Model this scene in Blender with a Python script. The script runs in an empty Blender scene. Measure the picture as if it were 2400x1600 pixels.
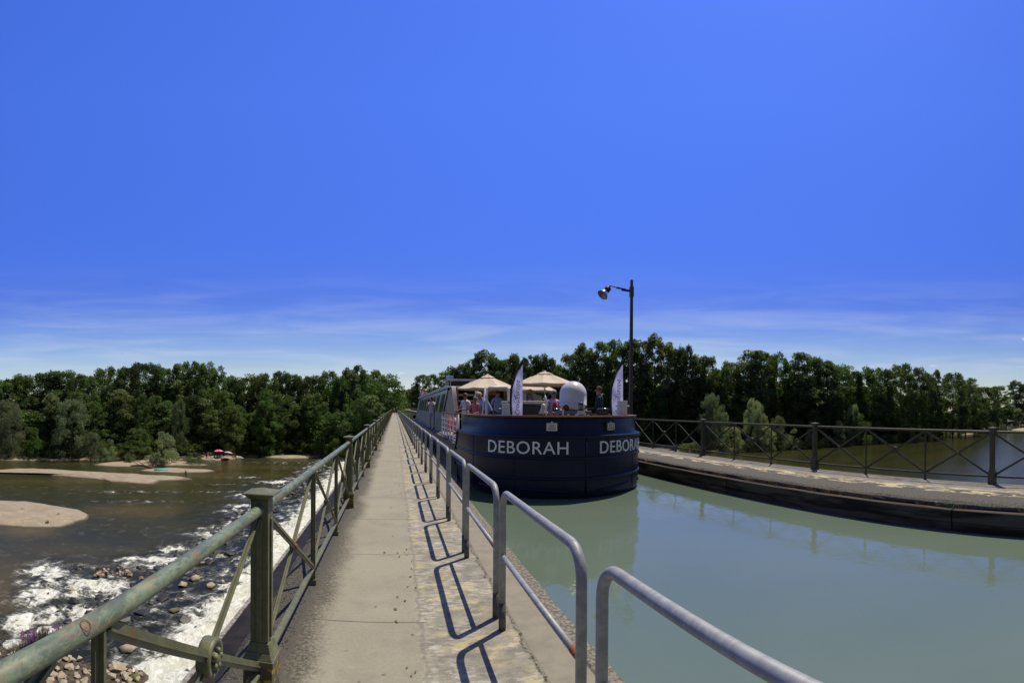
import bpy, math, random
import numpy as np
from math import sin, cos, pi, radians, atan2, sqrt, tan, exp
from mathutils import Matrix, Vector
SC = bpy.context.scene
COL = SC.collection

# ------------------------------------------------------------------ camera
# the photograph is a cylindrical panorama: one central-cylindrical camera, 131 degrees wide
FPX, XV, YC, PIT, ROL, EYE = 1091.1, 925.1, 964.1, -.0086, -.0043, 1.65
cam = bpy.data.cameras.new("camera"); camo = bpy.data.objects.new("camera", cam); COL.objects.link(camo); SC.camera = camo
cam.type = 'PANO'; cam.panorama_type = 'CENTRAL_CYLINDRICAL'
cam.central_cylindrical_range_u_min = -XV / FPX
cam.central_cylindrical_range_u_max = (2400 - XV) / FPX
cam.central_cylindrical_range_v_min = (YC - 1600) / FPX
cam.central_cylindrical_range_v_max = YC / FPX
cam.central_cylindrical_radius = 1.0
cam.clip_start = .05; cam.clip_end = 6000
RX = Matrix(((1, 0, 0), (0, cos(PIT), -sin(PIT)), (0, sin(PIT), cos(PIT))))
RY = Matrix(((cos(ROL), 0, sin(ROL)), (0, 1, 0), (-sin(ROL), 0, cos(ROL))))
RC = RY @ RX
camo.matrix_world = Matrix.Translation((0, 0, EYE)) @ RC.to_4x4() @ Matrix.Rotation(radians(90), 4, 'X')

def ray(px, py):
    a = (px - XV) / FPX
    return RC @ Vector((sin(a), cos(a), -(py - YC) / FPX))
def at_z(px, py, z):
    d = ray(px, py); t = (z - EYE) / d.z
    return Vector((0, 0, EYE)) + d * t
def at_d(px, py, D):
    d = ray(px, py); t = D / sqrt(d.x * d.x + d.y * d.y)
    return Vector((0, 0, EYE)) + d * t

# ------------------------------------------------------------------ sun and sky
SUNV = Vector((.37, .29, 1.03)).normalized()
SUN_EL = math.asin(SUNV.z); SUN_AZ = atan2(SUNV.x, SUNV.y)
sun = bpy.data.lights.new("sun", 'SUN'); suno = bpy.data.objects.new("sun", sun); COL.objects.link(suno)
sun.energy = 4.4; sun.angle = radians(.5); sun.color = (1, .915, .77)
suno.rotation_euler = SUNV.to_track_quat('Z', 'Y').to_euler()
suno.location = (20, 20, 60)

SC.view_settings.view_transform = 'Standard'; SC.view_settings.look = 'None'
SC.view_settings.gamma = 1; SC.view_settings.use_curve_mapping = False
SC.view_settings.exposure = 0
SC.cycles.max_bounces = 6; SC.cycles.diffuse_bounces = 2; SC.cycles.glossy_bounces = 3
SC.cycles.transparent_max_bounces = 6; SC.cycles.transmission_bounces = 3
SC.cycles.caustics_reflective = False; SC.cycles.caustics_refractive = False
SC.cycles.use_denoising = True

world = bpy.data.worlds.new("World"); SC.world = world; world.use_nodes = True
W = world.node_tree; WN = W.nodes; WL = W.links; WN.clear()
def wn(t, **k):
    n = WN.new(t)
    for a, b in k.items(): setattr(n, a, b)
    return n
def wmath(op, a, b=None, c=None, clamp=False):
    n = wn('ShaderNodeMath', operation=op, use_clamp=clamp)
    for i, v in enumerate((a, b, c)):
        if v is None: continue
        if isinstance(v, (int, float)): n.inputs[i].default_value = v
        else: WL.new(v, n.inputs[i])
    return n.outputs[0]
w_out = wn('ShaderNodeOutputWorld'); w_bg = wn('ShaderNodeBackground')
w_sky = wn('ShaderNodeTexSky', sky_type='NISHITA', sun_disc=False, sun_elevation=SUN_EL, sun_rotation=SUN_AZ,
           altitude=200, air_density=1.0, dust_density=.4, ozone_density=2.5)
w_tc = wn('ShaderNodeTexCoord'); w_sep = wn('ShaderNodeSeparateXYZ')
WL.new(w_tc.outputs['Generated'], w_sep.inputs[0])
w_tint = wn('ShaderNodeValToRGB')       # deep summer blue in the upper view, pale towards the horizon
WL.new(w_sep.outputs['Z'], w_tint.inputs[0])
TINT = [(0.0, (1.05, .97, .78)), (.05, (.98, .94, .92)), (.12, (.74, .80, 1.04)), (.22, (.40, .53, 1.22)), (.33, (.385, .60, 1.50)), (.55, (.49, .77, 1.84)), (.67, (.50, .79, 1.90)), (.76, (.70, .58, .55)), (1.0, (.85, .62, .42))]  # last stops, above the view, turned neutral to cut blue shadow light
cr = w_tint.color_ramp
while len(cr.elements) < len(TINT): cr.elements.new(.5)
for e, (p, c) in zip(cr.elements, TINT): e.position = p; e.color = (*c, 1)
w_mul = wn('ShaderNodeMix', data_type='RGBA', blend_type='MULTIPLY'); w_mul.inputs[0].default_value = 1
w_mul.clamp_result = False
w_az = wn('ShaderNodeMapRange'); WL.new(w_sep.outputs['X'], w_az.inputs[0]); w_az.inputs[1].default_value = -1; w_az.inputs[2].default_value = 1; w_az.inputs[3].default_value = 1.24; w_az.inputs[4].default_value = .89
w_lr = wn('ShaderNodeVectorMath', operation='SCALE'); WL.new(w_sky.outputs[0], w_lr.inputs[0]); WL.new(w_az.outputs[0], w_lr.inputs['Scale'])
WL.new(w_lr.outputs[0], w_mul.inputs[6]); WL.new(w_tint.outputs[0], w_mul.inputs[7])
# thin cirrus veils low over the horizon
w_map = wn('ShaderNodeMapping'); w_map.inputs['Scale'].default_value = (1.7, 1.7, 17); w_map.inputs['Rotation'].default_value = (.05, -.06, 0)
WL.new(w_tc.outputs['Generated'], w_map.inputs[0])
w_noi = wn('ShaderNodeTexNoise'); w_noi.inputs['Scale'].default_value = 1.9; w_noi.inputs['Detail'].default_value = 9; w_noi.inputs['Roughness'].default_value = .55; w_noi.inputs['Distortion'].default_value = .5
WL.new(w_map.outputs[0], w_noi.inputs[0])
w_cov = wn('ShaderNodeMapRange', interpolation_type='SMOOTHSTEP'); WL.new(w_noi.outputs[0], w_cov.inputs[0])
w_cov.inputs[1].default_value = .36; w_cov.inputs[2].default_value = .78
w_band = wn('ShaderNodeMapRange', interpolation_type='SMOOTHSTEP'); WL.new(w_sep.outputs['Z'], w_band.inputs[0])
w_band.inputs[1].default_value = .31; w_band.inputs[2].default_value = .07
w_c = wmath('MULTIPLY', wmath('MULTIPLY', w_cov.outputs[0], w_band.outputs[0]), .42)
# a few small fair-weather puffs
def puff(px, py, rx, ry, amp):
    d = ray(px, py).normalized()
    v = wn('ShaderNodeVectorMath', operation='SUBTRACT'); WL.new(w_tc.outputs['Generated'], v.inputs[0]); v.inputs[1].default_value = d
    n2 = wn('ShaderNodeTexNoise'); n2.inputs['Scale'].default_value = 110; n2.inputs['Detail'].default_value = 4
    WL.new(w_tc.outputs['Generated'], n2.inputs[0])
    a = (px - XV) / FPX
    dt = wn('ShaderNodeVectorMath', operation='DOT_PRODUCT'); WL.new(v.outputs[0], dt.inputs[0]); dt.inputs[1].default_value = (cos(a) / rx, -sin(a) / rx, 0)
    dz = wn('ShaderNodeVectorMath', operation='DOT_PRODUCT'); WL.new(v.outputs[0], dz.inputs[0]); dz.inputs[1].default_value = (0, 0, 1 / ry)
    dd = wn('ShaderNodeVectorMath', operation='DOT_PRODUCT'); WL.new(v.outputs[0], dd.inputs[0]); dd.inputs[1].default_value = d
    r2 = wmath('ADD', wmath('ADD', wmath('MULTIPLY', dt.outputs['Value'], dt.outputs['Value']), wmath('MULTIPLY', dz.outputs['Value'], dz.outputs['Value'])), wmath('MULTIPLY', wmath('MULTIPLY', dd.outputs['Value'], dd.outputs['Value']), 400))
    s = wmath('SUBTRACT', 1.0, r2)
    s = wmath('ADD', s, wmath('MULTIPLY', wmath('SUBTRACT', n2.outputs[0], .5), 1.6))
    return wmath('MULTIPLY', wmath('MULTIPLY', s, .8, clamp=True), amp)
for args in ((940, 874, .011, .0035, .8), (2188, 857, .014, .0035, .75), (2266, 881, .005, .0016, .5), (2400, 794, .008, .005, .7), (90, 861, .03, .005, .16)):
    w_c = wmath('MAXIMUM', w_c, puff(*args))
w_mix = wn('ShaderNodeMix', data_type='RGBA'); WL.new(w_c, w_mix.inputs[0]); WL.new(w_mul.outputs[2], w_mix.inputs[6])
w_mix.inputs[7].default_value = (6.6, 7.2, 8.6, 1); w_mix.clamp_result = False
# unseen grey sky added behind the camera to take blue out of shadows
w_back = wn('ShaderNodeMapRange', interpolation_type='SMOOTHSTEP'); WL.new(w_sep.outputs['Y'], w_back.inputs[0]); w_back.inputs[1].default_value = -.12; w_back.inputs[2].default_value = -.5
w_grey_fill = wn('ShaderNodeMix', data_type='RGBA'); w_grey_fill.clamp_result = False; WL.new(wmath('MULTIPLY', w_back.outputs[0], .8), w_grey_fill.inputs[0]); WL.new(w_mix.outputs[2], w_grey_fill.inputs[6]); w_grey_fill.inputs[7].default_value = (1.05, 1.05, 1.15, 1)
WL.new(w_grey_fill.outputs[2], w_bg.inputs[0]); w_bg.inputs[1].default_value = .10
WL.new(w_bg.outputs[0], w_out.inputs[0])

# ------------------------------------------------------------------ helpers
def tag(o, label=None, cat=None, group=None, kind=None):
    if label: o['label'] = label
    if cat: o['category'] = cat
    if group: o['group'] = group
    if kind: o['kind'] = kind
    return o
def empty(name, loc=(0, 0, 0), rz=0):
    o = bpy.data.objects.new(name, None); COL.objects.link(o)
    o.location = loc; o.rotation_euler = (0, 0, rz); o.empty_display_size = .2
    return o
def copy_tree(o, parent=None):
    c = o.copy(); COL.objects.link(c); c.parent = parent
    for ch in list(o.children): copy_tree(ch, c)
    return c

class MB:
    """collects shapes and links them as one mesh object"""
    def __init__(s): s.v = []; s.f = []; s.m = []; s.sm = []
    def add(s, vs, fs, mi=0, smooth=False):
        b = len(s.v); s.v += [tuple(p) for p in vs]
        for f in fs: s.f.append(tuple(i + b for i in f)); s.m.append(mi); s.sm.append(smooth)
    def box(s, x0, x1, y0, y1, z0, z1, mi=0, M=None):
        vs = [Vector((x, y, z)) for z in (z0, z1) for y in (y0, y1) for x in (x0, x1)]
        if M is not None: vs = [M @ p for p in vs]
        s.add(vs, [(0, 2, 3, 1), (4, 5, 7, 6), (0, 1, 5, 4), (2, 6, 7, 3), (0, 4, 6, 2), (1, 3, 7, 5)], mi)
    def taper(s, x, y, z0, z1, a0, b0, a1, b1, mi=0):
        vs = [(x + sx * a, y + sy * b, z) for z, a, b in ((z0, a0, b0), (z1, a1, b1)) for sx, sy in ((-1, -1), (1, -1), (1, 1), (-1, 1))]
        s.add(vs, [(3, 2, 1, 0), (4, 5, 6, 7), (0, 1, 5, 4), (1, 2, 6, 5), (2, 3, 7, 6), (3, 0, 4, 7)], mi)
    def bar(s, p, q, w, h, up=(0, 0, 1), mi=0):
        p = Vector(p); q = Vector(q); d = (q - p).normalized(); u = Vector(up)
        r = d.cross(u)
        if r.length < 1e-4: r = d.cross(Vector((1, 0, 0)))
        r.normalize(); u = r.cross(d)
        vs = [e + r * (a * w / 2) + u * (b * h / 2) for e in (p, q) for a, b in ((-1, -1), (1, -1), (1, 1), (-1, 1))]
        s.add(vs, [(0, 1, 2, 3), (7, 6, 5, 4), (0, 4, 5, 1), (1, 5, 6, 2), (2, 6, 7, 3), (3, 7, 4, 0)], mi)
    def tube(s, pts, r, n=10, mi=0, cap=True, smooth=True, sx=1.0):
        pts = [Vector(p) for p in pts]; N = len(pts)
        rs = r if isinstance(r, (list, tuple)) else [r] * N
        t = [(pts[min(i + 1, N - 1)] - pts[max(i - 1, 0)]).normalized() for i in range(N)]
        u = t[0].cross(Vector((0, 0, 1)))
        if u.length < .05: u = t[0].cross(Vector((0, 1, 0)))
        u.normalize(); vs = []
        for i in range(N):
            u = (u - t[i] * u.dot(t[i])); u.normalize(); w = t[i].cross(u)
            for k in range(n):
                a = 2 * pi * k / n; vs.append(pts[i] + (u * cos(a) * sx + w * sin(a)) * rs[i])
        fs = [(i * n + k, i * n + (k + 1) % n, (i + 1) * n + (k + 1) % n, (i + 1) * n + k) for i in range(N - 1) for k in range(n)]
        b = len(s.v); s.add(vs, fs, mi, smooth)
        if cap:
            s.f.append(tuple(b + k for k in range(n))[::-1]); s.m.append(mi); s.sm.append(False)
            s.f.append(tuple(b + (N - 1) * n + k for k in range(n))); s.m.append(mi); s.sm.append(False)
    def lathe(s, prof, c=(0, 0, 0), n=24, mi=0, M=None, smooth=True):
        c = Vector(c); vs = []
        for r, z in prof:
            for k in range(n):
                a = 2 * pi * k / n; p = Vector((r * cos(a), r * sin(a), z))
                if M is not None: p = M @ p
                vs.append(p + c)
        fs = [(i * n + k, i * n + (k + 1) % n, (i + 1) * n + (k + 1) % n, (i + 1) * n + k) for i in range(len(prof) - 1) for k in range(n)]
        s.add(vs, fs, mi, smooth)
    def ell(s, c, rx, ry, rz, n=12, m=8, mi=0, M=None):
        c = Vector(c); vs = []
        for i in range(m + 1):
            th = pi * i / m
            for k in range(n):
                a = 2 * pi * k / n; p = Vector((rx * sin(th) * cos(a), ry * sin(th) * sin(a), rz * cos(th)))
                if M is not None: p = M @ p
                vs.append(p + c)
        fs = [(i * n + k, (i + 1) * n + k, (i + 1) * n + (k + 1) % n, i * n + (k + 1) % n) for i in range(m) for k in range(n)]
        s.add(vs, fs, mi, True)
    def build(s, name, mats, parent=None, loc=None, bevel=0, merge=False):
        me = bpy.data.meshes.new(name); me.from_pydata(s.v, [], s.f)
        if not isinstance(mats, (list, tuple)): mats = [mats]
        for m in mats: me.materials.append(m)
        me.polygons.foreach_set('material_index', s.m); me.polygons.foreach_set('use_smooth', s.sm)
        me.update()
        o = bpy.data.objects.new(name, me); COL.objects.link(o)
        if parent: o.parent = parent
        if loc is not None: o.location = loc
        if bevel:
            b = o.modifiers.new('bevel', 'BEVEL'); b.width = bevel; b.segments = 2; b.limit_method = 'ANGLE'
        return o
def mesh_np(name, V, F4, mat, attrs=None, parent=None, smooth=False):
    me = bpy.data.meshes.new(name); nf = len(F4)
    me.vertices.add(len(V)); me.vertices.foreach_set('co', np.asarray(V, np.float32).ravel())
    me.loops.add(nf * 4); me.loops.foreach_set('vertex_index', np.asarray(F4, np.int32).ravel())
    me.polygons.add(nf); me.polygons.foreach_set('loop_start', np.arange(nf, dtype=np.int32) * 4)
    me.polygons.foreach_set('loop_total', np.full(nf, 4, np.int32))
    me.polygons.foreach_set('use_smooth', np.full(nf, smooth, bool))
    for k, a in (attrs or {}).items():
        at = me.attributes.new(k, 'FLOAT', 'POINT'); at.data.foreach_set('value', np.asarray(a, np.float32).ravel())
    me.update(calc_edges=True); me.materials.append(mat)
    o = bpy.data.objects.new(name, me); COL.objects.link(o)
    if parent: o.parent = parent
    return o

# ------------------------------------------------------------------ materials
class NT:
    def __init__(s, name):
        s.m = bpy.data.materials.new(name); s.m.use_nodes = True; s.t = s.m.node_tree; s.N = s.t.nodes; s.L = s.t.links
        s.b = s.N['Principled BSDF']; s.out = s.N['Material Output']
    def n(s, t, **k):
        x = s.N.new(t)
        for a, b in k.items(): setattr(x, a, b)
        return x
    def put(s, sock, v):
        if isinstance(v, bpy.types.NodeSocket): s.L.new(v, sock)
        elif isinstance(v, (tuple, list)) and len(v) == 3 and sock.type == 'RGBA': sock.default_value = (*v, 1)
        else: sock.default_value = v
    def math(s, op, a, b=None, clamp=False):
        x = s.n('ShaderNodeMath', operation=op, use_clamp=clamp); s.put(x.inputs[0], a)
        if b is not None: s.put(x.inputs[1], b)
        return x.outputs[0]
    def mix(s, f, a, b, mode='MIX'):
        x = s.n('ShaderNodeMix', data_type='RGBA', blend_type=mode); s.put(x.inputs[0], f); s.put(x.inputs[6], a); s.put(x.inputs[7], b)
        return x.outputs[2]
    def pos(s, scale=(1, 1, 1), obj=True):
        tc = s.n('ShaderNodeTexCoord'); mp = s.n('ShaderNodeMapping'); mp.inputs['Scale'].default_value = scale
        s.L.new(tc.outputs['Object'], mp.inputs[0])
        return mp.outputs[0]
    def wpos(s, scale=(1, 1, 1)):
        g = s.n('ShaderNodeNewGeometry'); mp = s.n('ShaderNodeMapping'); mp.inputs['Scale'].default_value = scale
        s.L.new(g.outputs['Position'], mp.inputs[0]); return mp.outputs[0]
    def noise(s, v, scale, detail=5, rough=.55, dist=0):
        x = s.n('ShaderNodeTexNoise'); s.L.new(v, x.inputs[0]); x.inputs['Scale'].default_value = scale
        x.inputs['Detail'].default_value = detail; x.inputs['Roughness'].default_value = rough; x.inputs['Distortion'].default_value = dist
        return x.outputs[0]
    def step(s, v, a, b):
        x = s.n('ShaderNodeMapRange', interpolation_type='SMOOTHSTEP'); s.put(x.inputs[0], v); x.inputs[1].default_value = a; x.inputs[2].default_value = b
        return x.outputs[0]
    def bump(s, h, strength=.3, dist=.01):
        x = s.n('ShaderNodeBump'); s.L.new(h, x.inputs['Height']); x.inputs['Strength'].default_value = strength; x.inputs['Distance'].default_value = dist
        s.L.new(x.outputs[0], s.b.inputs['Normal']); return x
    def set(s, color=None, rough=None, metal=None, spec=None):
        if color is not None: s.put(s.b.inputs['Base Color'], color)
        if rough is not None: s.put(s.b.inputs['Roughness'], rough)
        if metal is not None: s.put(s.b.inputs['Metallic'], metal)
        if spec is not None: s.put(s.b.inputs['Specular IOR Level'], spec)
        return s.m
def simple(name, c1, c2=None, scale=8, rough=.5, metal=0, bump=0, bscale=None, lo=.35, hi=.65, stretch=(1, 1, 1), spec=None):
    t = NT(name); v = t.pos(stretch)
    if c2 is None: c2 = tuple(x * .8 for x in c1)
    n = t.noise(v, scale); t.set(t.mix(t.step(n, lo, hi), c1, c2), rough, metal, spec)
    if bump: t.bump(t.noise(v, bscale or scale * 3, 6), bump, .01)
    return t.m

# walkway concrete: bands across, joints, lichen
def mat_walkway():
    t = NT('weathered_concrete'); P = t.wpos()
    g = t.n('ShaderNodeSeparateXYZ'); t.L.new(P, g.inputs[0]); X, Y, Z = g.outputs
    fine = t.noise(P, 38, 6, .7); mid = t.noise(P, 6, 6, .65); big = t.noise(P, 1.1, 4, .5); grit = t.noise(P, 150, 3, .7)
    wob = t.math('MULTIPLY', t.math('SUBTRACT', mid, .5), .16)
    Xw = t.math('ADD', X, wob)
    clean = t.mix(t.step(big, .35, .7), (.315, .292, .215), (.27, .248, .182))
    clean = t.mix(t.math('MULTIPLY', t.step(fine, .35, .7), .35), clean, (.38, .35, .265))
    clean = t.mix(t.math('MULTIPLY', t.step(t.noise(P, 2.4, 7, .7), .48, .70), .38), clean, (.19, .172, .135))
    clean = t.mix(t.math('MULTIPLY', t.step(grit, .66, .76), .5), clean, (.14, .12, .10))
    dark = t.mix(t.step(fine, .42, .62), (.066, .060, .040), (.170, .152, .108))
    dark = t.mix(t.step(grit, .6, .75), dark, (.30, .28, .25))
    dirt = t.math('ADD', Xw, t.math('MULTIPLY', t.math('SUBTRACT', fine, .5), .22))
    c = t.mix(t.math('MULTIPLY', t.step(t.math('ADD', dirt, t.math('MULTIPLY', t.math('SUBTRACT', big, .5), .35)), -.66, -.42), t.math('ADD', .90, t.math('MULTIPLY', fine, .1))), dark, clean)
    moss = t.math('MULTIPLY', t.step(fine, .50, .56), t.step(Xw, -.62, -.78))
    c = t.mix(moss, c, (.012, .012, .010))
    # right hand kerb band: grey with white and yellow lichen, dark pits
    lich = t.mix(t.step(mid, .40, .60), (.27, .25, .19), (.19, .178, .138))
    w1 = t.math('MULTIPLY', t.step(t.noise(t.wpos((.55, 1.5, 1)), 15, 9, .78), .46, .60), t.step(t.noise(P, 2.1, 4, .6), .36, .60)); w2 = t.math('MULTIPLY', t.step(t.noise(t.wpos((.7, 1.2, 1)), 7, 9, .75), .47, .60), t.step(t.noise(t.wpos((1, .8, 1)), 1.7, 3, .55), .44, .60))
    lich = t.mix(t.math('MULTIPLY', w1, .8), lich, (.58, .55, .45))
    lich = t.mix(t.math('MULTIPLY', w2, .75), lich, (.54, .45, .22))
    lich = t.mix(t.math('MULTIPLY', t.step(grit, .57, .68), .55), lich, (.11, .10, .08))
    band = t.math('MULTIPLY', t.step(dirt, .14, .26), t.step(t.math('ADD', Xw, 0), .93, .86))
    c = t.mix(band, c, lich)
    tan_ = t.mix(t.step(mid, .35, .7), (.275, .25, .185), (.22, .20, .15))
    c = t.mix(t.step(t.math('ADD', X, t.math('MULTIPLY', wob, .5)), .90, .93), c, tan_)
    crack = t.math('MULTIPLY', t.step(t.math('ABSOLUTE', t.math('SUBTRACT', Xw, .90)), .03, .0), t.step(fine, .42, .55))
    c = t.mix(crack, c, (.05, .045, .03))
    edge = t.mix(t.step(t.noise(P, 30, 5, .7), .42, .6), (.10, .09, .065), (.25, .23, .175))
    c = t.mix(t.step(t.math('ADD', X, t.math('MULTIPLY', wob, .4)), 1.20, 1.235), c, edge)
    # transverse joints every 1.65 m in the clean band
    m = t.math('ABSOLUTE', t.math('SUBTRACT', t.math('PINGPONG', t.math('ADD', t.math('SUBTRACT', Y, 3.56 - 165), t.math('MULTIPLY', wob, .05)), .825), 0))
    j = t.math('MULTIPLY', t.step(m, .010, .003), t.math('MULTIPLY', t.step(Xw, -.62, -.5), t.step(Xw, .3, .2)))
    c = t.mix(t.math('MULTIPLY', j, .75), c, (.07, .06, .05))
    jl = t.math('MULTIPLY', t.step(t.math('ABSOLUTE', t.math('SUBTRACT', Xw, .205)), .02, .004), .45)
    c = t.mix(jl, c, (.16, .145, .12))
    spots = t.math('MULTIPLY', t.step(t.noise(P, 11, 2, .4), .735, .76), t.step(X, .3, .1))
    c = t.mix(t.math('MULTIPLY', spots, .6), c, (.10, .09, .075))
    t.set(c, .9)
    h = t.math('ADD', t.math('MULTIPLY', fine, .6), t.math('MULTIPLY', grit, .5))
    h = t.math('SUBTRACT', h, t.math('MULTIPLY', j, .6)); t.bump(h, .55, .012)
    return t.m
def mat_towpath():
    t = NT('old_stone_path'); P = t.wpos(); g = t.n('ShaderNodeSeparateXYZ'); t.L.new(P, g.inputs[0]); X, Y, Z = g.outputs
    fine = t.noise(P, 26, 6, .7); mid = t.noise(P, 3, 6, .65); grit = t.noise(P, 90, 3, .7)
    wob = t.math('MULTIPLY', t.math('SUBTRACT', mid, .5), .5)
    Xw = t.math('ADD', X, wob)
    lip = t.mix(t.step(fine, .38, .66), (.052, .047, .037), (.145, .132, .104))
    path = t.mix(t.step(mid, .35, .65), (.25, .23, .18), (.18, .166, .132))
    path = t.mix(t.math('MULTIPLY', t.step(fine, .5, .7), .5), path, (.25, .23, .19))
    c = t.mix(t.step(Xw, 9.15, 9.35), lip, path)
    pat = t.noise(t.wpos((1.3, .45, 1)), 4.2, 8, .7)
    w = t.math('MULTIPLY', t.step(pat, .50, .55), t.math('MULTIPLY', t.step(X, 8.82, 8.98), t.step(X, 9.62, 9.4)))
    c = t.mix(t.math('MULTIPLY', w, .9), c, (.56, .48, .28))
    c = t.mix(t.step(t.math('ADD', X, t.math('MULTIPLY', fine, .2)), 10.42, 10.5), c, (.02, .018, .016))
    c = t.mix(t.math('MULTIPLY', t.step(grit, .6, .7), .6), c, (.05, .045, .04))
    t.set(c, .92); t.bump(t.math('ADD', fine, t.math('MULTIPLY', grit, .5)), .7, .02); return t.m
def mat_paint_green():
    t = NT('flaking_green_paint'); P = t.pos((1, .35, 1)); Q = t.pos()
    a = t.noise(P, 15, 8, .75, .9); b = t.noise(Q, 40, 6, .7); r = t.noise(P, 9, 8, .75, .6); k = t.noise(Q, 60, 4, .7)
    c = t.mix(t.step(a, .42, .58), (.095, .125, .085), (.19, .245, .15))
    c = t.mix(t.math('MULTIPLY', t.step(t.noise(P, 21, 7, .78, .9), .51, .59), .8), c, (.27, .27, .14))
    c = t.mix(t.math('MULTIPLY', t.step(b, .48, .62), .5), c, (.13, .14, .09))
    c = t.mix(t.math('MULTIPLY', t.step(r, .54, .62), .75), c, (.24, .15, .075))
    c = t.mix(t.math('MULTIPLY', t.step(k, .66, .72), .6), c, (.05, .05, .04))
    t.set(c, .42, 0); t.bump(t.math('ADD', a, t.math('MULTIPLY', b, .4)), .25, .006); return t.m
def mat_dark_green():
    t = NT('dark_olive_paint'); Q = t.pos(); a = t.noise(Q, 14, 6, .7); r = t.noise(Q, 5, 8, .7); k = t.noise(Q, 45, 5, .7)
    c = t.mix(t.step(a, .38, .64), (.11, .12, .062), (.165, .168, .085))
    c = t.mix(t.math('MULTIPLY', t.step(r, .60, .66), .8), c, (.20, .11, .045))
    c = t.mix(t.math('MULTIPLY', t.step(k, .60, .70), .35), c, (.06, .065, .05))
    t.set(c, .5); t.bump(k, .2, .004); return t.m
def mat_far_green():
    return simple('dark_green_grey_paint', (.062, .058, .030), (.098, .090, .044), 20, .55, spec=.3)
def mat_galv():
    t = NT('galvanised_steel'); Q = t.pos(); S = t.pos((1, 8, 1)); a = t.noise(Q, 22, 5, .6); s = t.noise(S, 6, 5, .65); g = t.n('ShaderNodeSeparateXYZ'); t.L.new(t.wpos(), g.inputs[0])
    c = t.mix(t.step(a, .38, .62), (.33, .345, .345), (.26, .27, .275))
    c = t.mix(t.math('MULTIPLY', t.step(s, .5, .66), .35), c, (.44, .46, .48))
    low = t.math('MULTIPLY', t.step(g.outputs[2], .34, .12), t.step(t.noise(Q, 18, 6, .7), .42, .56))
    c = t.mix(t.math('MULTIPLY', low, .8), c, (.085, .08, .07))
    t.set(c, .55, .2, .4); t.bump(a, .2, .003); return t.m
M_WALK = mat_walkway(); M_TOW = mat_towpath(); M_GRN = mat_paint_green(); M_OLV = mat_dark_green(); M_FAR = mat_far_green(); M_GALV = mat_galv()
M_RUST = simple('rust', (.30, .085, .035), (.18, .06, .03), 40, .8)
M_SLEEVE = simple('dirty_steel_sleeve', (.13, .125, .11), (.06, .058, .05), 18, .7, .1, .2)
M_LICHEN = simple('yellow_lichen_plinth', (.10, .10, .06), (.50, .33, .03), 26, .8, lo=.52, hi=.58)
M_STONE = simple('aqueduct_stone', (.25, .225, .18), (.16, .145, .12), 2, .9, 0, .4)
M_PLANK = simple('tarred_timber', (.080, .062, .042), (.018, .014, .009), 7, .85, 0, .8, 14, lo=.4, hi=.6, stretch=(1, .10, 1), spec=.2)
def mat_hull():
    t = NT('navy_boat_paint'); P = t.pos(); s = t.n('ShaderNodeSeparateXYZ'); t.L.new(P, s.inputs[0]); a = t.noise(P, 3, 5, .6); f = t.noise(t.pos((1, 1, 3)), 9, 7, .75); v = t.noise(t.pos((7, 7, .5)), 3, 6, .7)
    c = t.mix(t.step(a, .35, .65), (.0052, .0085, .034), (.0075, .0115, .041))
    c = t.mix(t.math('MULTIPLY', t.step(f, .60, .72), .35), c, (.035, .04, .06))
    c = t.mix(t.math('MULTIPLY', t.math('MULTIPLY', t.step(v, .56, .70), .30), t.step(s.outputs[2], 1.2, .2)), c, (.05, .035, .03))
    c = t.mix(t.math('MULTIPLY', t.step(t.math('ADD', s.outputs[2], t.math('MULTIPLY', a, .1)), .16, .03), .6), c, (.022, .022, .014))
    t.set(c, t.math('ADD', .24, t.math('MULTIPLY', f, .25)), 0, .30); t.bump(t.noise(P, 1.6, 3, .5), .12, .03); return t.m
M_BOAT = mat_hull()
M_SILVER = simple('silver_boat_paint', (.37, .37, .36), (.32, .32, .31), 2, .3, .35)
M_WHITE = simple('white_paint', (.74, .74, .74), (.66, .66, .65), 10, .35)
M_OFFW = simple('off_white_moulding', (.70, .70, .68), (.64, .64, .63), 5, .3)
M_CHROME = simple('polished_steel', (.72, .74, .78), (.60, .62, .66), 5, .16, 1.0)
M_WOOD = simple('varnished_wood', (.27, .115, .04), (.17, .07, .025), 14, .4, stretch=(1, .2, 1))
M_GREYMETAL = simple('grey_metal', (.25, .26, .27), (.20, .21, .22), 12, .4, .4)
M_BLACK = simple('black_rubber', (.012, .012, .013), (.02, .02, .02), 10, .55)
M_GLASS = simple('dark_window_glass', (.010, .011, .012), (.014, .015, .016), 2, .12, spec=.3)
M_DECK = simple('grey_deck', (.22, .22, .21), (.17, .17, .165), 8, .7)
M_CANVAS = simple('beige_canvas', (.64, .54, .42), (.57, .48, .37), 9, .85, 0, .15, 60)
M_ORANGE = simple('orange_plastic', (.80, .10, .03), (.65, .08, .03), 8, .5)
M_RED = simple('dark_red_paint', (.20, .012, .015), (.12, .01, .01), 8, .4)
M_PANEL = simple('pale_grey_panel', (.42, .43, .45), (.36, .37, .39), 3, .5)
M_DARKBOX = simple('charcoal_panel', (.030, .033, .036), (.045, .047, .05), 5, .5)
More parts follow.
